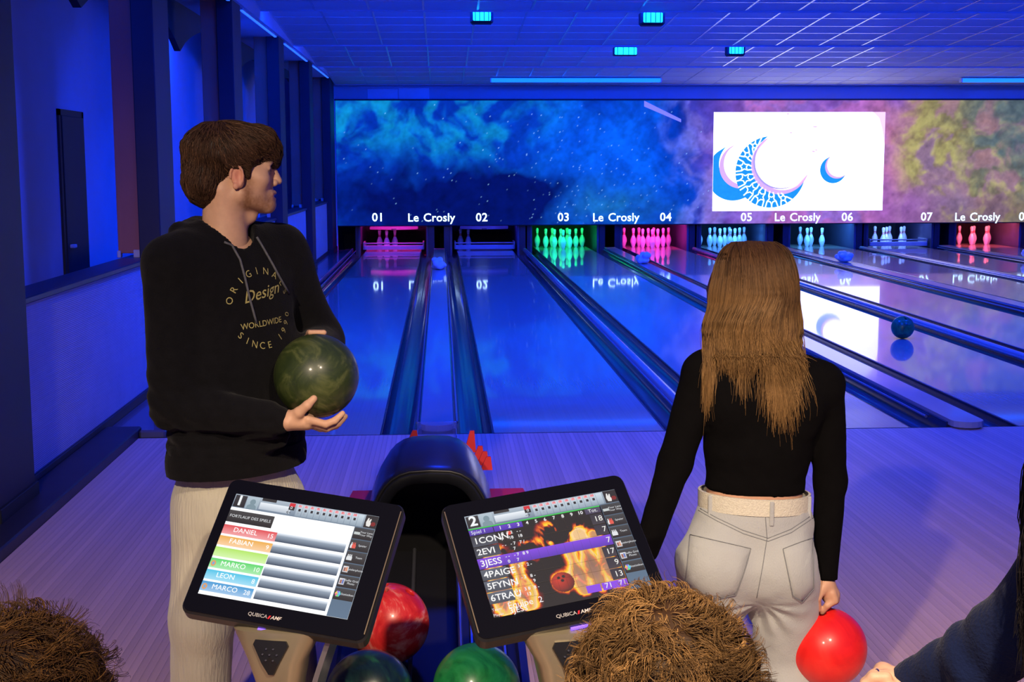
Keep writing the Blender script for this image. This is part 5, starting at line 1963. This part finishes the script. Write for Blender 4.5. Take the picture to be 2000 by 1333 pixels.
def jean_folds(p):
    """drag lines that fan out below the seat"""
    c = A3(1490, 1180, 3.42)
    q = p - c
    r = np.sqrt(q[:, 0] ** 2 + q[:, 2] ** 2)
    a = np.arctan2(q[:, 2], q[:, 0])
    w = np.exp(-((r - .07) / .06) ** 2) * S(-q[:, 2], -.02, .02)
    return w * .004 * np.sin(a * 13 + 3 * fbm(p * 14, 2, 7))


je_ops.insert(-2, ('d', jean_folds, 0))
m_denim = mat('pale_denim', (0.43, 0.44, 0.42), rough=0.85, sheen=0.2, color2=(0.37, 0.38, 0.38), vscale=7, bump=0.25, bscale=420, bstretch=(1, 1, .4))
jeans, JV, JQ = sdf_obj('jeans', build_field(je_ops), (.5, 3.2, .02), (1.2, 3.85, .82), .0065, m_denim, wom)
jt = bvh(JV, JQ)
m_stitch = mat('stitching', (0.20, 0.21, 0.22), rough=0.8)
for pts in ([(1352, 985), (1400, 1012), (1450, 1036), (1500, 1052)], [(1500, 1052), (1545, 1034), (1588, 1005)], [(1494, 1000), (1498, 1052), (1489, 1110), (1478, 1168)],
            [(1357, 993), (1402, 1019), (1452, 1043), (1500, 1058)], [(1500, 1058), (1545, 1041), (1588, 1012)]):
    seam('seam', jt, pts, .0011, m_stitch, jeans, .0006)
for outl in ([(1349, 1046), (1466, 1072), (1452, 1120), (1436, 1162), (1390, 1172), (1340, 1142)], [(1529, 1073), (1586, 1051), (1587, 1100), (1588, 1150), (1566, 1176), (1548, 1164)]):
    cx, cy = sum(p[0] for p in outl) / len(outl), sum(p[1] for p in outl) / len(outl)
    edge = []
    for a, b in zip(outl, outl[1:] + outl[:1]):
        for k in range(5):
            edge.append((a[0] + (b[0] - a[0]) * k / 5, a[1] + (b[1] - a[1]) * k / 5))
    rings = []
    ok = True
    for sc_ in (1.0, .98, .66, .33):
        r_ = [hit_px(jt, cx + (p[0] - cx) * sc_, cy + (p[1] - cy) * sc_, .0004 if sc_ == 1 else .0022) for p in edge]
        ok &= all(h is not None for h in r_)
        rings.append(r_)
    if ok:
        c0 = hit_px(jt, cx, cy, .0022)
        mb = MB()
        mb.loft(rings, cap=False)
        n = len(edge)
        base = 3 * n
        mb.add([c0], [])
        mb.f += [(base + k, base + (k + 1) % n, 4 * n) for k in range(n)]
        pk = mb.build('back_pocket', m_denim, jeans, smooth=True)
        seam('pocket_stitch', bvh(np.array([tuple(v) for v in mb.v], dtype=np.float32), np.array([f if len(f) == 4 else (*f, f[-1]) for f in mb.f])) if False else jt, outl + outl[:1], .0011, m_stitch, pk, .0030)
# belt with loops
bc = A3(1473, 973, 3.51)
rings = []
for dz, g in ((-.026, .0045), (-.0255, .009), (.0195, .009), (.02, .0045)):
    ring = []
    for k in range(64):
        t = 2 * math.pi * k / 64
        d = vec((math.cos(t) * 1.48, math.sin(t), 0))
        rr = .0945 + g
        ring.append(tuple(bc + UP * (dz - .05 * math.cos(t) * 1.48 * .0945) + d * rr))
    rings.append(ring)
MB().loft(rings, cap=False).build('belt', mat('cream_belt', (0.66, 0.62, 0.50), rough=0.5, color2=(0.56, 0.52, 0.42), vscale=160, bump=0.3, bscale=250), wom, smooth=True, autosmooth=40)
for k, (px, py) in enumerate(((1381, 981), (1491, 985), (1573, 985))):
    q = A3(px, py, 3.5)
    ang = (q[0] - bc[0]) / (.1035 * 1.48)
    yb2 = bc[1] - math.sqrt(max(0.0, 1 - min(.999, ang * ang))) * .1035
    MB().box((q[0] - .006, yb2 - .0045, q[2] - .036), (q[0] + .006, yb2 + .001, q[2] + .030), .002).build('belt_loop', m_denim, jeans)
for a in (la, ra):
    sdf_obj('shoe', build_field([('u', cone(a, a + vec((0, .14, -.012)), .040, .034), 0), ('u', cone(a - vec((0, .04, .01)), a + vec((0, .08, 0)), .038, .036), .03), ('i', slab((0, 0, -1), 0.0), .004)]), tuple(a - .25), tuple(a + .25), .009, m_blk, wom)

# body of the woman
WO = A3(1468, 580, 3.575)
f_wh, WL = head_field(WO, (-.25, .96, -.10), (.96, .25, 0), (.02, .10, 1), .94, wneck + UP * -.02, male=False)
hw = [('u', cone(wR + (eR - wR) * .25, wR + vec((.001, 0, -.012)), .025, .023), 0), ('u', cone(A3(1612, 1140, 3.5), A3(1622, 1162, 3.502), .024, .026, (.2, 1, 0), 1.35), .012)]
for k, (dx, dy, Y) in enumerate(((0, 0, 3.475), (2, -2, 3.495), (3, -2, 3.515), (2, 0, 3.533))):
    hw.append(('u', chain([A3(1626 + dx, 1160 + dy, Y), A3(1630 + dx, 1174 + dy, Y), A3(1616 + dx * .5, 1183, Y), A3(1606 + dx, 1196, Y * .5 + 3.5 * .5)], [.0105, .0098, .0090, .0078], sm=.003), .005))
hw.append(('u', chain([A3(1606, 1150, 3.478), A3(1596, 1168, 3.470), A3(1597, 1190, 3.482)], [.0135, .0115, .0092], sm=.004), .01))
hlw = [('u', cone(wL + (eL - wL) * .2, wL + vec((-.005, -.01, -.02)), .025, .022), 0), ('u', cone(wL + vec((-.004, -.01, -.02)), wL + vec((-.02, -.02, -.085)), .020, .021, (0, 1, 0), 1.7), .012)]
for k in range(4):
    b0 = wL + vec((-.02, -.048 + .019 * k, -.085))
    hlw.append(('u', chain([b0, b0 + vec((-.004, 0, -.035)), b0 + vec((.008, 0, -.065))], [.0092, .0085, .007], sm=.003), .005))
hlw.append(('u', chain([wL + vec((.0, -.035, -.045)), wL + vec((.012, -.055, -.07)), wL + vec((.014, -.055, -.095))], [.012, .0105, .008], sm=.003), .01))
f_wcore = build_field([('u', cone(ch, mid, .082, .080, XD, 1.46), 0), ('u', cone(mid, wa, .080, .083, XD, 1.46), .03), ('u', cone(wa, hipc, .083, .09, XD, 1.45), .03), ('u', cone(sL, sR, .045, .045), .05), ('u', cone(wneck, ch, .048, .07), .05),
                       ('u', chain([sL, eL, wL], [.04, .034, .025], sm=.02), .02), ('u', chain([sR, eR, wR], [.04, .034, .025], sm=.02), .02),
                       ('u', chain([lh, lk, la], [.08, .06, .045], sm=.02), .04), ('u', chain([rh, rk, ra], [.08, .06, .045], sm=.02), .04)])
sdf_obj('body', f_wcore, (.35, 3.25, .0), (1.2, 3.8, 1.25), .010, m_skin, wom, lambda V: np.tile(vec((.60, .33, .21)), (len(V), 1)),
        extra=[(f_wh, tuple(WO - vec((.15, .15, .24))), tuple(WO + vec((.15, .16, .14))), .0032), (build_field(hw), tuple(wR - .1), tuple(wR + .1), .0026), (build_field(hlw), tuple(wL - .2), tuple(wL + .14), .0035)])
# long hair: a cap over the head, then hundreds of strands falling to the shoulder blades
f_cap = build_field([('u', ball(A3(1468, 562, 3.555), (.112, .120, .122)), 0), ('u', cone(A3(1468, 590, 3.535), A3(1472, 655, 3.505), .100, .078, (1, 0, 0), 1.10), .05), ('u', cone(A3(1472, 655, 3.490), A3(1472, 700, 3.465), .060, .036, (1, 0, 0), 1.7), .04),
                     ('s', ball(WL(.13, 0, -.05), (.085, .085, .10)), .02),
                     ('d', lambda p: (fbm(p * vec((60, 60, 7)), 3, 61) - .5) * .006 + .003, 0)])
f_push = build_field([('u', ball(A3(1468, 562, 3.555), (.110, .118, .120)), 0), ('u', cone(A3(1468, 590, 3.535), A3(1472, 655, 3.505), .098, .077, (1, 0, 0), 1.10), .05), ('u', cone(A3(1472, 655, 3.490), A3(1472, 700, 3.465), .059, .036, (1, 0, 0), 1.7), .04)])
wh, WHV, WHQ = sdf_obj('hair', f_cap, (.62, 3.36, 1.08), (1.02, 3.72, 1.48), .005, m_hair, wom, lambda V: np.tile(vec((.075, .033, .013)), (len(V), 1)))
rng = np.random.RandomState(8)
NS = 3200
s_ = np.clip(rng.uniform(-1, 1, NS) * 1.0, -1, 1)
s_ = np.sign(s_) * np.abs(s_) ** .8
PP = []
for k in range(NS):
    s0 = s_[k]
    lay = rng.rand()
    j = rng.normal(0, 1, 6)
    rx = .115 + .004 * j[0]
    # crown to nape over the ellipsoid, then free fall
    cx, cy, cz = 1468, 562, 3.555
    pts = []
    c3 = A3(cx, cy, cz)
    for th in (80, 58, 36, 14, -8):
        t = math.radians(th)
        xx = s0 * (math.cos(t) ** .7) * .118 + .012 * (1 - math.cos(t)) * j[1]
        yy = -math.sqrt(max(0.02, 1 - s0 * s0 * .92)) * math.cos(t) * .126
        zz = math.sin(t) * .124
        pts.append(c3 + vec((xx, yy + .0, zz)) * (1.0 + .012 * lay))
    # hanging part
    if s0 < -.80:
        ex, ey = 1385 + 7 * j[2], 770 + 22 * j[3]
    elif -.15 < s0 < .02 and lay < .25:
        ex, ey = 1448 + 10 * j[2], 775 + 18 * j[3]
    elif s0 > .12 and lay < .62:
        ex, ey = 1520 + 18 * j[2] + 10 * s0, 785 + 28 * j[3]
    elif s0 > .5:
        ex, ey = 1556 + 12 * j[2], 725 + 22 * j[3]
    else:
        ex, ey = 1470 + 78 * s0 + 9 * j[2], 705 + 18 * j[3]
    mx = 1470 + s0 * 97
    dpt = 3.47 - .055 * math.sqrt(max(0, 1 - s0 * s0)) + .06 * s0 * s0
    pts.append(A3(mx + 2 * j[4], 640, dpt))
    pts.append(A3(.55 * mx + .45 * ex + 3 * j[5], 690, 3.425 - .015 * lay + .045 * s0 * s0))
    pts.append(A3(.2 * mx + .8 * ex, .4 * 690 + .6 * max(ey, 700), 3.415 - .012 * lay + .035 * s0 * s0))
    pts.append(A3(ex, max(ey, 702), 3.418 - .010 * lay + .03 * s0 * s0))
    PP.append(pts)
PP = np.array(PP, dtype=np.float32)


def spline(P, n):
    """Catmull-Rom through control points"""
    S_, T, _ = P.shape
    Pe = np.concatenate([2 * P[:, :1] - P[:, 1:2], P, 2 * P[:, -1:] - P[:, -2:-1]], 1)
    u = np.linspace(0, T - 1 - 1e-4, n)
    i = u.astype(int)
    t = (u - i)[None, :, None].astype(np.float32)
    a, b, c, d = Pe[:, i], Pe[:, i + 1], Pe[:, i + 2], Pe[:, i + 3]
    return .5 * ((2 * b) + (-a + c) * t + (2 * a - 5 * b + 4 * c - d) * t * t + (-a + 3 * b - 3 * c + d) * t ** 3)


PS = spline(PP, 26)
PS += (np.cumsum(rng.normal(0, .00028, PS.shape), 1)).astype(np.float32)
# keep strands outside the top's cloth
flat = PS.reshape(-1, 3)
d = f_top(flat)
inn = d < .004
flat[inn] -= grad(f_top, flat[inn]) * (d[inn] - .004)[:, None]
for _ in range(2):
    d = f_push(flat)
    tgt = (.002 + .005 * rng.rand(NS, 1) * np.ones((1, 26))).ravel()
    inn = d < tgt
    flat[inn] -= (grad(f_push, flat[inn]) * (d[inn] - tgt[inn])[:, None]).astype(np.float32)
PS = flat.reshape(PS.shape)
sh = rng.uniform(.55, 1.6, (NS, 1))
tt = S(np.linspace(0, 1, 26), .15, .85)[None, :, None]
hc = (vec((.060, .028, .011)) * (1 - tt) + vec((.185, .100, .036)) * tt) * sh[:, :, None]
strands('hair_strands', PS, .0013, m_hair, wh, hc)['kind'] = 'stuff'
gl = empty('glasses', tuple(A3(1384, 566, 3.6)), 'thin dark glasses on the woman with long hair', 'glasses')
MB().tube([A3(1392, 560, 3.56), A3(1384, 562, 3.62), A3(1381, 566, 3.655)], .0018, 5).build('temple', m_blk, gl, smooth=True)
MB().tube([A3(1381, 560, 3.655), A3(1380, 566, 3.66), A3(1382, 576, 3.66), A3(1390, 578, 3.665)], .0016, 5).build('rim', m_blk, gl, smooth=True)


# ---- seated people in front of the camera
def seated(label, O, hair_r, fwd, hair_dark, hair_lite, seed, cloth, n_curl=2400):
    O = vec(O)
    f = unit(fwd)
    s = unit(np.cross(f, UP))
    e = empty('person', (float(O[0]), float(O[1]), 0), label, 'person')
    f_h, L_ = head_field(O - UP * .02, f, s, UP, .86, O - f * .02 - UP * .20)
    nb_ = O - f * .02 - UP * .20
    shl, shr = nb_ - s * .18 - UP * .05, nb_ + s * .18 - UP * .05
    pel = vec((nb_[0] - f[0] * .05, nb_[1] - f[1] * .05, .50))
    kl, kr = pel - s * .10 + f * .42, pel + s * .10 + f * .42
    fl_, fr_ = vec((kl[0], kl[1], .05)), vec((kr[0], kr[1], .05))
    hl_, hr_ = pel - s * .06 + f * .30 + UP * .09, pel + s * .06 + f * .30 + UP * .09
    el_, er_ = shl - UP * .26 - s * .04 + f * .02, shr - UP * .26 + s * .04 + f * .02
    core = [('u', cone(nb_, pel + UP * .25, .05, .09, s, 1.3), 0), ('u', cone(pel + UP * .25, pel, .095, .11, s, 1.4), .04), ('u', cone(shl, shr, .055, .055), .05), ('u', chain([shl, el_, hl_], [.045, .038, .026], sm=.02), .02), ('u', chain([shr, er_, hr_], [.045, .038, .026], sm=.02), .02),
            ('u', chain([pel - s * .09, kl, fl_], [.085, .06, .042], sm=.02), .04), ('u', chain([pel + s * .09, kr, fr_], [.085, .06, .042], sm=.02), .04)]
    hands = []
    for h0, d0 in ((hl_, 1), (hr_, -1)):
        hands.append(('u', cone(h0, h0 + f * .07, .020, .021, s, 1.6), 0))
        for k in range(4):
            b0 = h0 + f * .07 + s * (-.027 + .018 * k)
            hands.append(('u', chain([b0, b0 + f * .035, b0 + f * .06 - UP * .012], [.009, .0085, .007], sm=.003), .004))
        hands.append(('u', chain([h0 + f * .02 + s * d0 * .03, h0 + f * .05 + s * d0 * .048, h0 + f * .075 + s * d0 * .05], [.012, .010, .008], sm=.003), .01))
    lo, hi = np.minimum.reduce([shl, shr, el_, er_, pel, kl, kr, fl_, fr_]) - .13, np.maximum.reduce([shl, shr, el_, er_, pel, kl, kr, nb_]) + .13
    hlo, hhi = np.minimum(hl_, hr_) - .1, np.maximum(hl_, hr_) + .14
    sdf_obj('body', build_field(core), tuple(lo), tuple(hi), .014, m_skin, e, lambda V: np.tile(vec((.60, .34, .22)), (len(V), 1)),
            extra=[(f_h, tuple(O - vec((.16, .16, .25))), tuple(O + .16), .0045), (build_field(hands), tuple(hlo), tuple(hhi), .005)])
    cl = [('u', cone(nb_ - UP * .06, pel + UP * .25, .075, .112, s, 1.35), 0), ('u', cone(pel + UP * .25, pel, .112, .125, s, 1.4), .04), ('u', cone(shl, shr, .068, .068), .05), ('u', chain([shl, el_, hl_ - f * .05], [.060, .052, .040], sm=.02), .02), ('u', chain([shr, er_, hr_ - f * .05], [.060, .052, .040], sm=.02), .02),
          ('d', cloth_noise(.006, 9, (1, 1, .8), seed), 0), ('s', cone(nb_ + UP * .1, nb_ - UP * .02, .07, .06), .01)]
    sdf_obj('sweater', build_field(cl), tuple(lo), tuple(hi), .011, cloth, e)
    tr = [('u', chain([pel - s * .09, kl, fl_], [.10, .075, .06], sm=.02), 0), ('u', chain([pel + s * .09, kr, fr_], [.10, .075, .06], sm=.02), .03), ('i', slab((0, 0, -1), -.03), .01)]
    sdf_obj('trousers', build_field(tr), tuple(lo), tuple(hi), .013, m_denim, e)
    for a in (fl_, fr_):
        sdf_obj('shoe', build_field([('u', cone(a, a + f * .14 - UP * .012, .042, .036), 0), ('i', slab((0, 0, -1), 0.0), .004)]), tuple(a - .22), tuple(a + .22), .012, m_blk, e)
    # curls
    rng = np.random.RandomState(seed)
    c = O + UP * .012 - f * .012
    fh_ = build_field([('u', ball(c, (hair_r * .86, hair_r * .88, hair_r * .86)), 0), ('u', ball(c - f * .045 - UP * .06, (hair_r * .70, hair_r * .58, hair_r * .62)), .04), ('s', ball(c + f * .13 - UP * .05, (.08, .08, .085)), .02),
                       ('d', lambda p: (fbm(p * 38, 3, seed) - .5) * .014, 0)])
    hb, hv, hq = sdf_obj('hair', fh_, tuple(O - .2), tuple(O + .2), .0055, m_hair, e, lambda V: np.tile(vec(hair_dark), (len(V), 1)))
    if n_curl:
        sel = rng.choice(len(hv), n_curl)
        roots = hv[sel]
        # locks: neighbouring strands share a wave, a direction and a colour
        cells = np.floor((roots - O) / .024 + .6 * fbm(roots * 40, 2, seed)[:, None]).astype(int)
        key = (cells[:, 0] * 73856093 ^ cells[:, 1] * 19349663 ^ cells[:, 2] * 83492791) % 997
        lk_ = np.random.RandomState(seed + 5).rand(997, 8).astype(np.float32)
        q = lk_[key]
        whorl = c + UP * .11 - f * .05

        def flow(p):
            d = p - whorl
            d = d / (np.linalg.norm(d, axis=1, keepdims=True) + 1e-6)
            return d + (q[:, :3] * 2 - 1) * .9 - UP * .35
        q[n_curl * 9 // 10:] = rng.rand(n_curl - n_curl * 9 // 10, 8)
        T = 15
        P = surface_strands(fh_, roots, flow, T - 1, .0048, .002, .010, rng, .10)
        n = grad(fh_, roots)
        t = P[:, 3] - P[:, 0]
        b = np.cross(n, t / (np.linalg.norm(t, axis=1, keepdims=True) + 1e-6))
        u = np.linspace(0, 1, T)[None, :, None]
        turns = (.7 + .9 * q[:, 4:5])[:, :, None]
        ph = (q[:, 5:6] * 6.28)[:, :, None]
        rad = (.005 + .012 * q[:, 6:7])[:, :, None] * np.minimum(1, u * 2.5)
        P = P + rad * (np.sin(turns * 6.28 * u + ph) * b[:, None, :] + .8 * np.cos(turns * 6.28 * u + ph) * n[:, None, :]) + n[:, None, :] * (u * u * .034 * q[:, 7:8][:, :, None] ** 2)
        sh = (.38 + 1.1 * q[:, 3:4] ** 2) * rng.uniform(.75, 1.25, (n_curl, 1))
        strands('hair_strands', P.astype(np.float32), .00075, m_hair, hb, vec(hair_lite) * sh)['kind'] = 'stuff'
    return e, O, f, s


m_grey = mat('grey_knit', (0.10, 0.10, 0.12), rough=0.9, var=0.2, bump=0.3, bscale=150)
m_navy = mat('navy_knit', (0.006, 0.012, 0.050), rough=0.9, spec=0.15, sheen=0.05, var=0.25, vscale=20, bump=0.3, bscale=180)
seated('person seen from behind, curly golden brown hair at the bottom middle', at(1300, 1342, 1.75), .128, (0.0, 1, -.15), (.030, .014, .005), (.21, .112, .038), 71, m_grey, 9000)
seated('person seen from behind, curly dark golden hair in bottom left corner', at(35, 1385, 1.75), .130, (.2, 1, -.1), (.022, .010, .004), (.13, .060, .016), 72, m_grey, 7000)

# ---- the person reaching in from the right edge
rp = empty('person', (1.08, 1.78, 0), 'person in navy sweater reaching in at the right edge, ring on finger', 'person')
RO = A3(2165, 925, 1.78)
rf, rs_ = unit((-.6, .8, -.1)), unit((.8, .6, 0))
f_rh, RLc = head_field(RO, rf, rs_, UP, .96, RO - UP * .2, male=False)
rsh = A3(2090, 1150, 1.82)
rsh2 = rsh + vec((.30, .10, .0))
rel, rwr = A3(1905, 1292, 1.92), A3(1785, 1338, 2.0)
rpel = vec((rsh[0] + .16, 1.72, .50))
sw = [('u', chain([rsh, rel, rwr], [.066, .056, .037], sm=.02), 0), ('u', cone(rsh, rsh2, .07, .07), .04), ('u', cone((rsh + rsh2) * .5, rpel, .10, .12, (1, 0, 0), 1.35), .05), ('u', chain([rsh2, rsh2 + vec((.06, .02, -.26)), rpel + vec((.1, .25, .1))], [.06, .052, .04], sm=.02), .02),
      ('d', cloth_noise(.007, 13, (1, 1, 1), 81), 0), ('d', lambda p: .004 * np.sin((p @ unit(rwr - rel)) * 120 + 4 * fbm(p * 15, 2, 82)) * np.exp(-(np.linalg.norm(p - rel, axis=1) / .09) ** 2), 0),
      ('s', cone(RO - UP * .1, RO - UP * .21, .07, .058), .01)]
sdf_obj('sweater', build_field(sw), (.6, 1.5, .38), (1.65, 2.25, 1.2), .009, m_navy, rp)
hx = [('u', cone(rwr + (rel - rwr) * .2, A3(1770, 1336, 2.0), .026, .022), 0), ('u', cone(A3(1762, 1336, 2.005), A3(1732, 1326, 2.02), .021, .020, (0, 1, .2), 1.9), .012)]
for k, (dy, Y) in enumerate(((3, 1.985), (0, 2.005), (-1, 2.025), (2, 2.045))):
    hx.append(('u', chain([A3(1730, 1322 + dy, Y), A3(1706, 1322 + dy, Y + .004), A3(1690, 1336 + dy, Y + .006), A3(1684, 1354 + dy, Y)], [.0105, .0098, .0088, .0074], sm=.003), .005))
hx.append(('u', chain([A3(1758, 1346, 1.985), A3(1735, 1356, 1.965), A3(1712, 1358, 1.962)], [.0135, .0115, .009], sm=.004), .01))
rk1, rk2 = rpel + vec((-.14, .40, 0)), rpel + vec((.06, .42, 0))
rc = build_field([('u', cone(RO - UP * .2, rpel + UP * .2, .05, .09, (1, 0, 0), 1.3), 0), ('u', cone(rpel + UP * .2, rpel, .09, .11, (1, 0, 0), 1.4), .04), ('u', chain([rsh, rel, rwr], [.045, .038, .025], sm=.02), .03), ('u', cone(rsh, rsh2, .05, .05), .04),
                  ('u', chain([rpel + vec((-.09, 0, 0)), rk1, rk1 * vec((1, 1, 0)) + UP * .05], [.085, .06, .045], sm=.02), .04), ('u', chain([rpel + vec((.09, 0, 0)), rk2, rk2 * vec((1, 1, 0)) + UP * .05], [.085, .06, .045], sm=.02), .04)])
sdf_obj('body', rc, (.6, 1.5, .0), (1.65, 2.35, 1.2), .014, m_skin, rp, lambda V: np.tile(vec((.62, .36, .23)), (len(V), 1)),
        extra=[(f_rh, tuple(RO - vec((.16, .16, .25))), tuple(RO + .15), .0045), (build_field(hx), tuple(rwr - vec((.14, .1, .1))), tuple(rwr + .1), .0026)])
sdf_obj('trousers', build_field([('u', chain([rpel + vec((-.09, 0, 0)), rk1, rk1 * vec((1, 1, 0)) + UP * .05], [.10, .075, .06], sm=.02), 0), ('u', chain([rpel + vec((.09, 0, 0)), rk2, rk2 * vec((1, 1, 0)) + UP * .05], [.10, .075, .06], sm=.02), .03), ('i', slab((0, 0, -1), 0.0), .005)]),
        (.6, 1.5, -.02), (1.65, 2.4, .7), .013, m_denim, rp)
fr = build_field([('u', ball(RO + UP * .02 - rf * .02, (.105, .11, .11)), 0), ('u', cone(RO - rf * .03, RO - rf * .05 - UP * .22, .095, .085), .04), ('s', ball(RO + rf * .14 - UP * .04, (.085, .085, .09)), .02), ('d', lambda p: (fbm(p * vec((50, 50, 6)), 3, 83) - .5) * .012, 0)])
rhair, rv, rq = sdf_obj('hair', fr, tuple(RO - .35), tuple(RO + .2), .006, m_hair, rp, lambda V: np.tile(vec((.006, .004, .004)), (len(V), 1)))
rng = np.random.RandomState(9)
PP = []
for k in range(420):
    j = rng.normal(0, 1, 6)
    a = rng.uniform(-.9, 1.0)
    c0 = RO + UP * .12
    c1 = RO + vec((-.10 * math.cos(a), .10 * math.sin(a), .03))
    c2 = A3(2015 + 9 * j[0], 1000 + 14 * j[1], 1.83 + .02 * j[2])
    c3 = A3(2010 + 9 * j[3], 1110 + 10 * j[1], 1.79 + .01 * j[2])
    c4 = A3(2004 + 9 * j[4], 1240 + 45 * j[5], 1.765)
    PP.append([c0, c1, c2, c3, c4])
PS = spline(np.array(PP, dtype=np.float32), 18)
strands('hair_strands', PS, .0013, m_hair, rhair, vec((.008, .006, .006)) * rng.uniform(.6, 1.6, (420, 1)))['kind'] = 'stuff'
_sel = rng.choice(len(rv), 2400)
_ps = surface_strands(fr, rv[_sel], lambda p: (p - (RO + UP * .13)) * 6 - UP * .6, 9, .010, .001, .004, rng, .15)
strands('hair_strands', _ps, .0012, m_hair, rhair, vec((.009, .007, .006)) * rng.uniform(.5, 1.7, (2400, 1)))['kind'] = 'stuff'
rg = A3(1714, 1322, 2.008)
ring = MB()
pts = []
for k in range(17):
    t = 2 * math.pi * k / 16
    pts.append(Vector(rg.tolist()) + Vector((0, math.cos(t), math.sin(t))) * .0112)
ring.tube(pts, .0013, 6)
o = ring.build('ring', mat('silver_ring', (0.85, 0.83, 0.80), rough=0.12, metal=1.0), None, smooth=True)
tag(o, 'thin silver ring on the hand at the right edge', 'ring')
